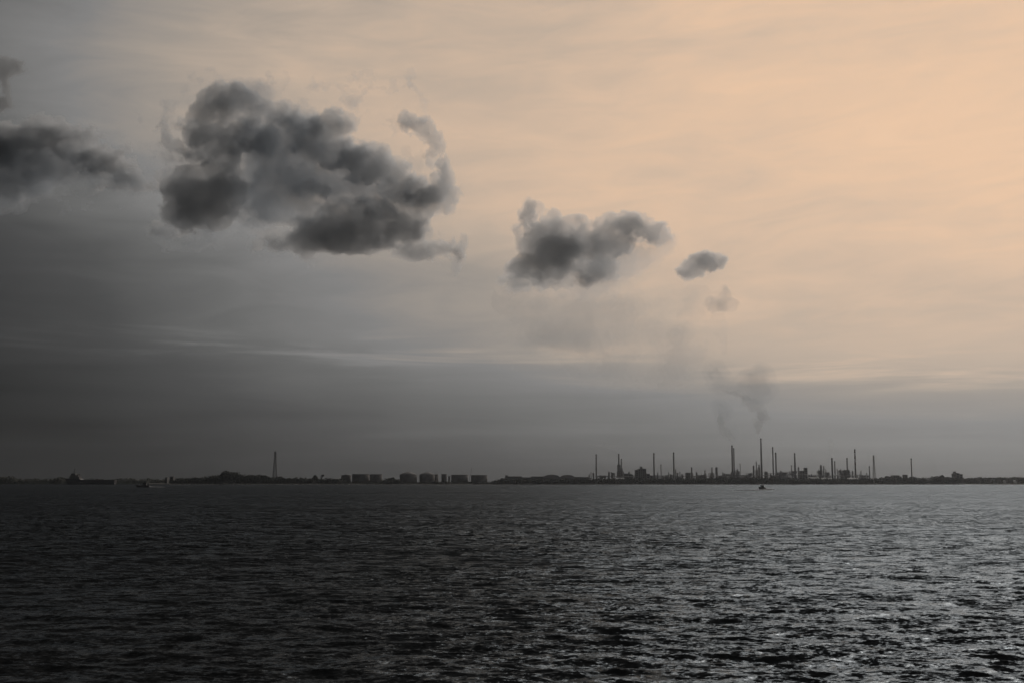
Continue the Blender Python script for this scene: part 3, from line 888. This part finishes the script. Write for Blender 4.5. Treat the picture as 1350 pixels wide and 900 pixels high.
# ---- buildings at the far end
building('broad stepped building right of the flare tower', [(1172.5, 1176, 627.6), (1176, 1184.5, 625.8), (1184.5, 1187.5, 627.4)], Yd=120)
building('small square tower block left of the lone end chimney', [(1191, 1195.4, 625)], Yd=130)
building('last building at the end of the works, with small roof house', [(1256, 1258, 623.4), (1258, 1259.6, 620.8), (1259.6, 1264, 622.8), (1264, 1268, 624.2)], Yd=150)
building('small hazy block on the far shore nearest the wood', [(225, 229.5, 627.6)], Yd=90, mat='house', roofm='house')
building('slim hazy block on the far shore beside the smaller one', [(218.5, 221.5, 628.6)], Yd=60, win=0, mat='house', roofm='house')
# ---- pale houses on the far hills
for i, (p, y_, lab) in enumerate(((1324, 632.6, 'first of the pale specks of houses on the far hills'), (1338, 632.4, 'last of the pale specks of houses on the far hills'))):
    Y = 3052; pt = at(p, y_, Y)
    h = thing('house', lab, 'house', (pt.x, Y, 2.0))
    MB().box(-3.5, 3.5, -4, 4, 0, 7).build('wall', M['white'], h)
    mm = MB().prism([(-4, 7.01), (4, 7.01), (0, 9.5)], -4.5, 4.5); mm.build('roof', M['white'], h)

# ------------------------------------------------------------------ boats
def hull_mesh(L, Bm, stations, mat, name, parent, n=18):
    """stations(t) -> (half-beam factor, keel z, sheer z, x shift at the top); bow at t = 0 (x = -L/2)"""
    v, f = [], []
    for i in range(n + 1):
        t_ = i / n; hb, kz, sz, rake = stations(t_)
        x = -L / 2 + L * t_
        for s, zf, w in ((-1, 1, 1), (-1, .45, .92), (-1, 0, .6), (1, 0, .6), (1, .45, .92), (1, 1, 1)):
            v.append((x + rake * zf, s * hb * w * Bm / 2, kz + (sz - kz) * zf))
    for i in range(n):
        for j in range(6):
            a, b = i * 6 + j, i * 6 + (j + 1) % 6
            f.append((a, b, b + 6, a + 6))
    f.append(tuple(range(5, -1, -1))); f.append(tuple(n * 6 + j for j in range(6)))
    m_ = MB(); m_.v = v; m_.f = f
    return m_.build(name, mat, parent)


def boat_at(px, py_water, fudge=0.0):
    """where a waterline seen at (px, py) lies on the sea"""
    Y = CAM_H * F / (py_water - 632.0)
    return gx(px, Y), Y, Y / F


# supply ship, bow to the dark side
x, Y, k = boat_at(120.5, 637.9)
Y = 3050.0; x = gx(120.5, Y); k = Y / F; L = 67 * k
up = lambda py: (637.9 - py) * k
ship = thing('supply_ship', 'dark supply ship with bridge house and mast at its bow, long low deck', 'ship', (x, Y, 0))


def ship_st(t_):
    hb = min(1, .12 + t_ * 4.2) if t_ < .21 else (1.0 if t_ < .93 else 1 - (t_ - .93) * 2)
    sz = up(632.6)
    if t_ < .30: sz = up(630.4) + (.30 - t_) * 2
    elif t_ > .84: sz = up(632.2)
    return hb, -2.0, sz, -(1 - t_ * 5) * 6.0 if t_ < .2 else (2.0 if t_ > .97 else 0)


hull = hull_mesh(L * .93, 24, ship_st, M['hull'], 'hull', ship)
sx = lambda p: (p - 120.5) * k
MB().box(sx(93), sx(106), -9, 9, up(630.6), up(627.6)).build('deckhouse', M['house'], ship)
MB().box(sx(94), sx(104), -8, 8, up(627.59), up(625.6)).build('deckhouse', M['house'], ship)
br = MB().box(sx(95), sx(100.5), -8.6, 8.6, up(625.59), up(623.6)).build('bridge', M['house'], ship)
for i in range(7): MB().box(sx(95) - .12, sx(95) + .1, -7.5 + i * 2.2, -6.0 + i * 2.2, up(625), up(624.1)).build('window', M['glass'], br)
for i in range(4): MB().box(sx(95.6) + i * 2.6, sx(95.6) + i * 2.6 + 1.7, -8.75, -8.5, up(625), up(624.1)).build('window', M['glass'], br)
for s in (-1, 1): MB().lathe([(2.0, up(627.5)), (1.7, up(624.6)), (1.2, up(624.4))], 10, sx(103.5), s * 5).build('funnel', M['dark_steel'], ship)
mast = MB()
for a, b in ((-1.6, -1.4), (1.6, -1.4), (0, 1.8)): mast.bar((sx(97.5) + a, b, up(623.59)), (sx(98), 0, up(618.4)), .3)
mast.bar((sx(98), 0, up(619)), (sx(98), 0, up(615.8)), .22).bar((sx(98) - 2.6, 0, up(620)), (sx(98) + 2.6, 0, up(620)), .2).box(sx(98) - 1.8, sx(98) + 1.8, -.3, .3, up(618.9), up(618.4))
mast.build('mast', M['dark_steel'], ship)
MB().box(sx(107), sx(146), -10.5, 10.5, up(632.59), up(632.0)).build('work_deck', M['deck'], ship)
for s in (-1, 1): MB().box(sx(107), sx(148), s * 10.9 - .3, s * 10.9 + .3, up(632.59), up(631.6)).build('cargo_rail', M['dark_steel'], ship)
MB().box(sx(146.5), sx(152.5), -8, 8, up(632.2), up(631.9)).build('stern_platform', M['dark_steel'], ship)
cb = MB().lathe([(1.0, up(632)), (.8, up(629.8))], 8, sx(117), 6).bar((sx(117), 6, up(629.9)), (sx(128), 6, up(630.8)), .45)
cb.build('deck_crane', M['steel'], ship)
for i, (a, b) in enumerate(((122, 125), (127, 131), (134, 138))): MB().box(sx(a), sx(b), -6, 2, up(631.99), up(630.9)).build('deck_cargo', M['red' if i == 1 else 'steel'], ship)


def motorboat(name, label, px, pw, Lpx, top, heading=0.0, beam=.28, cat='boat', crew=True, mast_top=None):
    x, Y, k = boat_at(px, pw)
    L = Lpx * k; h = (pw - top) * k
    root = thing(name, label, cat, (x, Y, 0), rz=heading)

    def st(t_):
        return (min(1, .08 + t_ * 2.6), -.5, h * .36 + max(0, .3 - t_) * h * .5, -max(0, .25 - t_) * L * .22)
    hull_mesh(L * .95, L * beam, st, M['hull'], 'hull', root)
    c0, c1 = -.02 * L, .24 * L
    MB().box(c0, c1, -L * beam * .32, L * beam * .32, h * .3, h * .74, .06).build('cabin', M['house'], root)
    MB().box(c0 - .4, c1 + .5, -L * beam * .38, L * beam * .38, h * .745, h * .8).build('cabin_roof', M['dark_steel'], root)
    for i in range(3): MB().box(c0 + (c1 - c0) * (.1 + .3 * i), c0 + (c1 - c0) * (.3 + .3 * i), -L * beam * .325, -L * beam * .28, h * .52, h * .68).build('window', M['glass'], root)
    MB().bar(((c0 + c1) / 2, 0, h * .8), ((c0 + c1) / 2, 0, h), max(.06, h * .02)).bar(((c0 + c1) / 2 - h * .1, 0, h * .92), ((c0 + c1) / 2 + h * .1, 0, h * .92), max(.05, h * .015)).build('mast', M['dark_steel'], root)
    MB().box(.44 * L, .49 * L, -.3, .3, -.4, h * .45).build('outboard', M['dark_steel'], root)
    rl = MB()
    for s in (-1, 1):
        rl.bar((-.4 * L, s * L * beam * .2, h * .62), (-.1 * L, s * L * beam * .46, h * .52), .05)
        for q in range(4): rl.bar((-.4 * L + q * .1 * L, s * L * beam * (.2 + .087 * q), h * .36), (-.4 * L + q * .1 * L, s * L * beam * (.2 + .087 * q), h * (.62 - .033 * q)), .04)
    rl.build('bow_rail', M['steel'], root)
    return root, x, Y, k


def foam(label, pts, width, seed, n=260, z=.3):
    """broken white water: small flat lumps along a track (world xy)"""
    g = np.random.default_rng(seed); V, Fc = [], []
    pts = np.array(pts)
    for i in range(n):
        t_ = g.uniform(0, 1) ** 1.3 * (len(pts) - 1); a = min(int(t_), len(pts) - 2); u = t_ - a
        p = pts[a] * (1 - u) + pts[a + 1] * u
        fade = 1 - .75 * t_ / (len(pts) - 1)
        s = g.uniform(.25, 1) * width * .35 * fade
        c = np.array([p[0] + g.normal(0, width * .35), p[1] + g.normal(0, width * .5), z * g.uniform(.4, 1.1) * fade + .05])
        V.append(IV * np.array([s * 1.6, s, s * .28]) * (1 + g.normal(0, .2, (nv, 1))) + c); Fc.append(IF + i * nv)
    o = link('boat_wake', mesh_np('boat_wake', np.concatenate(V), np.concatenate(Fc)), M['foam'])
    return tag(o, label, 'wake', kind='stuff')


b1, x, Y, k = motorboat('motor_launch', 'dark motor launch running with a white wake, near the supply ship', 189, 641.6, 18, 634, 0.0)
foam('broken white wake trailing behind the motor launch', [(x + 8 * k, Y), (x + 16 * k, Y + 6), (x + 24 * k, Y + 10)], 3.4, 5, 260, 1.2)
b2, x, Y, k = motorboat('motorboat', 'tiny dark boat close under the lattice mast', 364.5, 637.95, 8, 634.4, 0.0)
foam('tiny white wake behind the boat under the lattice mast', [(x + 3.6 * k, Y - 3), (x + 8 * k, Y - 2), (x + 10 * k, Y)], 3.2, 6, 200, 1.8)
b3, x, Y, k = motorboat('motorboat', 'small dark motorboat with cabin on the bright water below the tallest chimney', 1003.8, 644.0, 11, 637.6, math.radians(38), beam=.5)
foam('thin pale wake fanning out behind the small motorboat', [(x - 6 * k, Y - 60), (x - 16 * k, Y - 110), (x - 50 * k, Y - 190), (x - 100 * k, Y - 260)], 4.2, 7, 700, .8)
foam('short white wash beside the small motorboat', [(x + 7 * k, Y - 1), (x + 11 * k, Y - 4), (x + 17 * k, Y - 8)], 1.8, 8, 120, .5)

# ------------------------------------------------------------------ clouds and smoke: air thick with droplets, shaped from blobs and turbulence
import openvdb


def up1(a, n, axis):
    """smooth upsample of a lattice along one axis to n samples"""
    m = a.shape[axis]
    x = np.linspace(0, m - 1.001, n)
    i = x.astype(int); f = x - i; f = f * f * (3 - 2 * f)
    sh = [1] * a.ndim; sh[axis] = n
    f = f.reshape(sh).astype(np.float32)
    return np.take(a, i, axis) * (1 - f) + np.take(a, np.minimum(i + 1, m - 1), axis) * f


def turb(shape, cell, octaves, g, gain=0.5):
    out = np.zeros(shape, np.float32); amp = 1.0; nrm = 0
    for o in range(octaves):
        c = cell / 2 ** o
        if c < 1.2: break
        lat = g.uniform(-1, 1, [max(2, int(math.ceil(s / c)) + 1) for s in shape]).astype(np.float32)
        v = lat
        for ax in range(3): v = up1(v, shape[ax], ax)
        out += amp * v; nrm += amp * amp; amp *= gain
    return out / math.sqrt(nrm)


def volume_mat(name, dens, albedo, aniso=0.55):
    m = bpy.data.materials.new(name); m.use_nodes = True
    t_ = m.node_tree; t_.nodes.clear()
    out = t_.nodes.new('ShaderNodeOutputMaterial')
    v = t_.nodes.new('ShaderNodeVolumePrincipled')
    v.inputs['Density'].default_value = dens
    v.inputs['Color'].default_value = (*albedo, 1)
    v.inputs['Anisotropy'].default_value = aniso
    t_.links.new(v.outputs[0], out.inputs['Volume'])
    return m


def puff_field(blobs, vox, g, cell, warp_amp, rough_amp, octaves=5, depth=1.0):
    """blobs: (x, y, rx, ry, weight) in photo pixels. Returns field, origin (px) : >0 inside"""
    bl = np.array(blobs, np.float32)
    pad = rough_amp * 1.4 + 12
    x0, x1 = (bl[:, 0] - bl[:, 2]).min() - pad, (bl[:, 0] + bl[:, 2]).max() + pad
    y0, y1 = (bl[:, 1] - bl[:, 3]).min() - pad, (bl[:, 1] + bl[:, 3]).max() + pad
    zr = float(np.minimum(bl[:, 2], bl[:, 3]).max()) * depth + pad
    nx, ny, nz = [max(8, int(s / vox)) for s in (x1 - x0, y1 - y0, 2 * zr)]
    xs = x0 + (np.arange(nx) + .5) * vox; ys = y0 + (np.arange(ny) + .5) * vox; zs = -zr + (np.arange(nz) + .5) * vox
    X, Yp, Z = np.meshgrid(xs.astype(np.float32), ys.astype(np.float32), zs.astype(np.float32), indexing='ij')
    sh = X.shape
    X = X + warp_amp * turb(sh, cell * 1.4 / vox, 4, g, .6); Yp = Yp + warp_amp * turb(sh, cell * 1.4 / vox, 4, g, .6)
    Z = Z + warp_amp * turb(sh, cell * 1.4 / vox, 2, g)
    f = np.full(sh, -9.0, np.float32)
    for (bx, by, rx, ry, w) in bl:
        rz = min(rx, ry) * depth
        zc = g.uniform(-0.25, 0.25) * zr
        q = np.sqrt(((X - bx) / rx) ** 2 + ((Yp - by) / ry) ** 2 + ((Z - zc) / rz) ** 2)
        v = (1 - q) * min(rx, ry); v = np.where(v > 0, v * w, v * 2.2)
        d = np.maximum(f, v); h = np.clip(1 - np.abs(f - v) / 10.0, 0, 1)
        f = d + h * h * 2.5
    n = turb(sh, cell / vox, octaves, g, 0.78)
    bil = 0.75 - 2.1 * np.abs(turb(sh, cell * 0.8 / vox, octaves - 1, g, 0.6))     # rounded billows with sharp creases
    f = f + rough_amp * (1.0 * n + 0.25 * np.clip(bil, -1.2, 1)) * np.clip(1.25 + f / rough_amp, 0, 1)   # turbulence only near the cloud
    for ax in range(3):                       # fade to nothing towards the edge of the grid
        k = np.arange(sh[ax]); dist = np.minimum(k, sh[ax] - 1 - k) * vox
        s = [1] * 3; s[ax] = sh[ax]
        f = f - (60 * np.clip(1 - dist / (pad * 0.8), 0, 1) ** 2).reshape(s).astype(np.float32)
    f = np.ascontiguousarray(f)
    return f, (x0, y0, -zr)


def iso_mesh(name, f, org, vox, level, Y, adapt=0.0, min_faces=60):
    grid = openvdb.FloatGrid(60.0)
    grid.copyFromArray(np.ascontiguousarray(-(f - level)))   # negative inside, as openvdb expects
    pts, tris, quads = grid.convertToPolygons(isovalue=0.0, adaptivity=adapt)
    pts = np.asarray(pts, np.float64)
    if len(pts) == 0: return None
    px = org[0] + (pts[:, 0] + .5) * vox; py = org[1] + (pts[:, 1] + .5) * vox; pz = org[2] + (pts[:, 2] + .5) * vox
    a, b = (px - 675.0) / F, (450.0 - py) / F
    cp, sp = math.cos(PITCH), math.sin(PITCH)
    k = Y / (cp - b * sp)
    v = np.stack([a * k, np.full_like(a, Y) + pz * Y / F, CAM_H + (sp + b * cp) * k], -1)
    tri = [np.asarray(tris, np.int32).reshape(-1, 3)]
    q = np.asarray(quads, np.int32).reshape(-1, 4)
    tri += [q[:, [0, 1, 2]], q[:, [0, 2, 3]]]
    fc = np.concatenate(tri)
    # drop crumbs: islands with few faces
    lab = np.arange(len(v))
    e0 = np.concatenate([fc[:, 0], fc[:, 1], fc[:, 2]]); e1 = np.concatenate([fc[:, 1], fc[:, 2], fc[:, 0]])
    for _ in range(400):
        m_ = np.minimum(lab[e0], lab[e1]); new = lab.copy()
        np.minimum.at(new, e0, m_); np.minimum.at(new, e1, m_); new = new[new]
        if (new == lab).all(): break
        lab = new
    fl = lab[fc[:, 0]]; cnt = np.bincount(fl, minlength=len(v))
    fc = fc[cnt[fl] >= min_faces]
    used = np.unique(fc); remap = np.zeros(len(v), np.int32); remap[used] = np.arange(len(used))
    return v[used], remap[fc]


def puff(name, label, cat, blobs, Y, vox=2.0, seed=1, cell=40, warp=10, rough=9, levels=(-3.6, -.8), dens=(0.0020, 0.0135),
         albedo=(0.81, 0.835, 0.86), group=None, depth=0.6, part='dense_core', adapt=0.33, octaves=5, min_faces=90, veil=None, shade_lumps=None):
    g = np.random.default_rng(seed)
    f, org = puff_field(blobs, vox, g, cell, warp, rough, octaves, depth)
    root = None
    for li, (lv, de) in enumerate(zip(levels, dens)):
        res = iso_mesh(name, f, org, vox, lv, Y, adapt, min_faces)
        if res is None or len(res[1]) < 8: continue
        v, fc = res
        base = Vector(v.mean(0)) if root is None else root.location
        me = mesh_np(name if root is None else part, v - np.array(base), fc)
        m = volume_mat(f'{name}_air', de, albedo if li else tuple(c_ * .8 for c_ in albedo))
        o = link(name if root is None else part, me, m, root)
        if root is None:
            root = o; o.location = base
            tag(o, label, cat, group)
    if veil:                                   # the thin, half-transparent reaches of the same cloud
        vb, vd = veil
        f, org = puff_field(vb, vox * 1.5, g, cell * 1.3, warp * 1.2, rough * 1.1, octaves, depth)
        for lv, de in zip((-4, 3), vd):
            res = iso_mesh(name, f, org, vox * 1.5, lv, Y, adapt, min_faces)
            if res is None or len(res[1]) < 8: continue
            link('thin_veil', mesh_np('thin_veil', res[0] - np.array(root.location), res[1]), volume_mat(f'{name}_thin_air', de, tuple(c_ * k_ for c_, k_ in zip(albedo, (.78, .82, .86)))), root)
    if shade_lumps:                                  # added dense lumps; the shade of thick cloud is put into their darker colour
        f, org = puff_field(shade_lumps, vox * 1.3, g, cell, warp, rough * .8, octaves, depth)
        res = iso_mesh(name, f, org, vox * 1.3, -1, Y, adapt, min_faces)
        if res is not None and len(res[1]) > 8:
            link('dark_shade_lump', mesh_np('dark_shade_lump', res[0] - np.array(root.location), res[1]), volume_mat(f'{name}_shade_air', 0.012, tuple(c_ * .85 for c_ in albedo)), root)
    return root


CLOUD_Y = 8000.0
puff('cumulus_cloud', 'largest dark grey cumulus cloud, broad and ragged, with two dark flat bases', 'cloud',
     [(300, 132, 34, 27, 1), (270, 166, 31, 28, 1), (288, 192, 40, 33, 1), (238, 196, 26, 11, 1), (213, 168, 13, 11, .8), (222, 183, 10, 12, .8),
      (270, 250, 56, 34, 1), (262, 283, 47, 28, 1), (225, 230, 18, 10, 1), (226, 302, 28, 11, .8),
      (366, 148, 26, 18, .8), (388, 168, 22, 16, .6), (345, 182, 22, 20, .6), (312, 166, 26, 22, .9), (325, 138, 22, 17, .6), (412, 250, 26, 12, .4), (352, 285, 22, 10, .4), (437, 165, 31, 22, 1), (430, 192, 42, 24, .7), (480, 216, 44, 27, .6), (510, 228, 32, 22, .6),
      (540, 246, 46, 24, .9), (585, 262, 22, 19, .9), (560, 270, 38, 16, .9),
      (455, 308, 72, 27, 1.25), (395, 322, 62, 15, 1.2), (520, 300, 52, 27, 1.1), (555, 330, 46, 15, 1.1), (575, 340, 26, 9, 1), (480, 288, 56, 26, 1),
      (546, 166, 15, 14, .8), (560, 162, 15, 11, .8), (562, 178, 13, 14, .8), (571, 200, 10, 16, .8), (583, 224, 10, 20, .8), (588, 245, 11, 17, .9)],
     CLOUD_Y, vox=1.5, seed=5, cell=19, warp=7, rough=12,
     veil=([(370, 195, 66, 58, .6), (390, 258, 66, 42, .6), (335, 245, 44, 50, .5), (440, 228, 70, 44, .6), (334, 128, 30, 24, .7), (390, 166, 36, 26, .6), (500, 262, 60, 30, .5), (250, 305, 60, 20, .4)], (0.0032, 0.0042)), min_faces=300,
     shade_lumps=[(268, 252, 40, 22, 1), (258, 280, 40, 24, 1), (288, 140, 24, 18, .8), (262, 172, 22, 18, .8), (455, 308, 66, 27, 1.1), (405, 322, 54, 14, 1), (520, 304, 50, 25, 1), (470, 294, 44, 18, .8), (560, 333, 36, 10, 1), (545, 252, 34, 14, .7), (435, 168, 22, 14, .7)])
puff('cumulus_cloud', 'medium dark cumulus cloud with a pointed horn on one side, above the refinery', 'cloud',
     [(704, 270, 13, 13, .9), (696, 290, 15, 19, .9), (684, 300, 13, 10, .7), (725, 320, 42, 33, 1), (742, 310, 40, 25, 1), (718, 356, 50, 20, 1.2), (686, 374, 32, 10, 1), (745, 370, 42, 10, .8),
      (815, 300, 36, 20, 1.1), (845, 300, 36, 17, 1.1), (866, 305, 20, 15, .8), (800, 320, 32, 26, 1), (755, 293, 20, 11, .7), (775, 326, 28, 24, .9), (790, 350, 30, 20, .6), (728, 290, 10, 12, .6)],
     CLOUD_Y - 300, vox=1.25, seed=11, cell=15, warp=5.5, rough=9,
     veil=([(785, 346, 58, 36, .6), (830, 338, 40, 28, .5), (760, 378, 76, 14, .5), (870, 315, 22, 24, .4)], (0.0016, 0.0022)),
     shade_lumps=[(715, 352, 42, 18, 1), (738, 330, 32, 22, .9), (690, 372, 26, 8, .9), (822, 298, 28, 12, .8), (700, 282, 10, 14, .7)])
puff('cumulus_cloud', 'ragged dark cloud with torn edges running off the dark edge of the sky', 'cloud',
     [(45, 181, 48, 22, 1), (85, 175, 34, 13, 1), (148, 222, 40, 15, 1), (178, 240, 40, 12, 1.1), (120, 208, 40, 18, 1), (135, 212, 28, 12, 1), (105, 200, 30, 16, .8), (60, 165, 28, 12, .9), (0, 190, 30, 26, 1), (-40, 200, 50, 40, .8), (30, 205, 44, 28, .9), (75, 200, 34, 20, .8), (15, 232, 34, 26, .8), (70, 222, 30, 18, .7), (165, 205, 8, 12, .7), (120, 180, 16, 9, .6)],
     CLOUD_Y + 400, vox=1.5, seed=23, cell=18, warp=8, rough=11.5,
     veil=([(20, 225, 60, 40, .6), (80, 225, 56, 30, .6), (140, 238, 60, 20, .5), (0, 250, 50, 26, .5)], (0.003, 0.0045)),
     shade_lumps=[(40, 186, 44, 16, 1), (84, 177, 28, 9, .9), (148, 224, 34, 10, .9), (120, 208, 24, 9, .8), (-10, 200, 34, 24, 1), (178, 240, 24, 7, .8)])
puff('cloud_fragment', 'small dark cloud scrap with a hanging tail high at the dark edge of the sky', 'cloud',
     [(10, 90, 30, 13, 1.1), (-10, 97, 32, 13, 1.1), (8, 118, 7, 18, .9), (4, 140, 13, 10, 1)], CLOUD_Y, vox=1.1, seed=31, cell=13, warp=4, rough=5, albedo=(0.56, 0.58, 0.60), dens=(0.003, 0.016))
puff('cloud_fragment', 'small round dark puff of cloud beside the horned cloud', 'cloud',
     [(926, 347, 25, 14, 1.1), (911, 357, 19, 12, 1.1), (940, 344, 16, 10, .8)], CLOUD_Y - 300, vox=1.0, seed=41, cell=12, warp=4, rough=4.8, dens=(0.005, 0.024))
puff('cloud_fragment', 'faint tiny wisp of cloud, lowest in the sky, above the smoke', 'cloud',
     [(958, 402, 13, 9, .9), (944, 401, 15, 8, .6), (956, 390, 6, 10, .7)], CLOUD_Y - 300, vox=1.0, seed=44, cell=10, warp=4, rough=4, albedo=(0.60, 0.62, 0.64), dens=(0.004, 0.007))
puff('cloud_fragment', 'thin vertical wisp of cloud close beside the largest cloud', 'cloud',
     [(608, 334, 8, 15, .9), (601, 350, 8, 11, .8), (612, 322, 5, 9, .7)], CLOUD_Y, vox=1.0, seed=47, cell=10, warp=4, rough=4, dens=(0.006, 0.012))
puff('cloud_veil', 'faint grey veil of smoke and mist hanging below the horned cloud', 'cloud',
     [(770, 425, 100, 40, .6), (850, 445, 66, 34, .5), (720, 440, 60, 26, .5), (905, 478, 46, 26, .5)], CLOUD_Y + 200, vox=2.6, seed=52, cell=50, warp=16, rough=16, levels=(-4, 5), dens=(0.0010, 0.0012), albedo=(0.64, 0.67, 0.70))

# ------------------------------------------------------------------ smoke over the chimneys
SM = dict(albedo=(0.45, 0.48, 0.51), min_faces=24, part='dense_core', depth=1.0)
puff('smoke_plume', 'tall grey smoke plume drifting left from the tallest chimney', 'smoke',
     [(1003, 574, 2.2, 5, 1), (1001.5, 565, 4.5, 8, 1), (1001, 556, 7, 8, 1), (1004, 548, 8, 7, .9), (999, 539, 12, 7, .8), (991, 531, 13, 6, .8), (980, 523, 13, 5, .7), (972, 517, 12, 4, .6)],
     depth_of(1003), vox=.9, seed=81, cell=11, warp=4, rough=3.2, levels=(-1.6, .6), dens=(0.009, 0.014), **SM,
     veil=([(1000, 513, 22, 18, .6), (1004, 494, 20, 14, .6), (948, 503, 16, 12, .7), (960, 512, 18, 10, .6), (985, 505, 26, 16, .5), (940, 488, 16, 12, .4)], (0.0034, 0.0045)))
puff('smoke_plume', 'short grey smoke plume curling left from the touching chimneys', 'smoke',
     [(965, 585, 2, 4, 1), (963, 578, 4, 5, 1), (958, 570, 6, 5, 1), (953, 562, 5, 7, .9), (951, 552, 5, 8, .8)], depth_of(964.9), vox=.7, seed=82, cell=8, warp=2.5, rough=2.0,
     levels=(-1.4, .4), dens=(0.010, 0.015), **SM, veil=([(966, 570, 8, 10, .6), (955, 545, 12, 12, .5), (948, 535, 10, 10, .5)], (0.0034, 0.0045)))
puff('smoke_plume', 'faint upright puff of smoke over one of a close chimney pair', 'smoke',
     [(1096.7, 600, 1.8, 5, 1), (1096.4, 592, 3, 7, .8), (1095, 583, 4, 6, .6)], depth_of(1096.7), vox=.6, seed=83, cell=8, warp=1.5, rough=1.5, levels=(-1, .5), dens=(0.006, 0.007), **SM)
puff('smoke_plume', 'faint thin smoke drifting left over the first close chimney pair', 'smoke',
     [(815, 595, 1.8, 2.5, 1), (812, 592, 3.5, 2.2, .9), (806, 589, 6, 2.4, .8), (797, 587, 8, 2.6, .7), (786, 587, 8, 2.4, .5)], depth_of(815.7), vox=.6, seed=84, cell=8, warp=1.5, rough=1.5, levels=(-1, .5), dens=(0.005, 0.006), **SM)

# ------------------------------------------------------------------ haze: a closed box of even air round the camera and all the land and sea
hz = MB().box(-10400, 10400, -10400, 10400, -3.5, 330).build('haze', None)
hm = bpy.data.materials.new('sea_haze'); hm.use_nodes = True
ht = hm.node_tree; ht.nodes.clear()
ho = ht.nodes.new('ShaderNodeOutputMaterial'); hv = ht.nodes.new('ShaderNodeVolumePrincipled')
hv.inputs['Color'].default_value = (0.80, 0.87, 0.95, 1)
hv.inputs['Density'].default_value = 0.00002
hv.inputs['Anisotropy'].default_value = 0.8
ht.links.new(hv.outputs[0], ho.inputs['Volume'])
hz.data.materials.append(hm)
hz['kind'] = 'stuff'
hz['label'] = 'thin grey haze over the water and far shore'
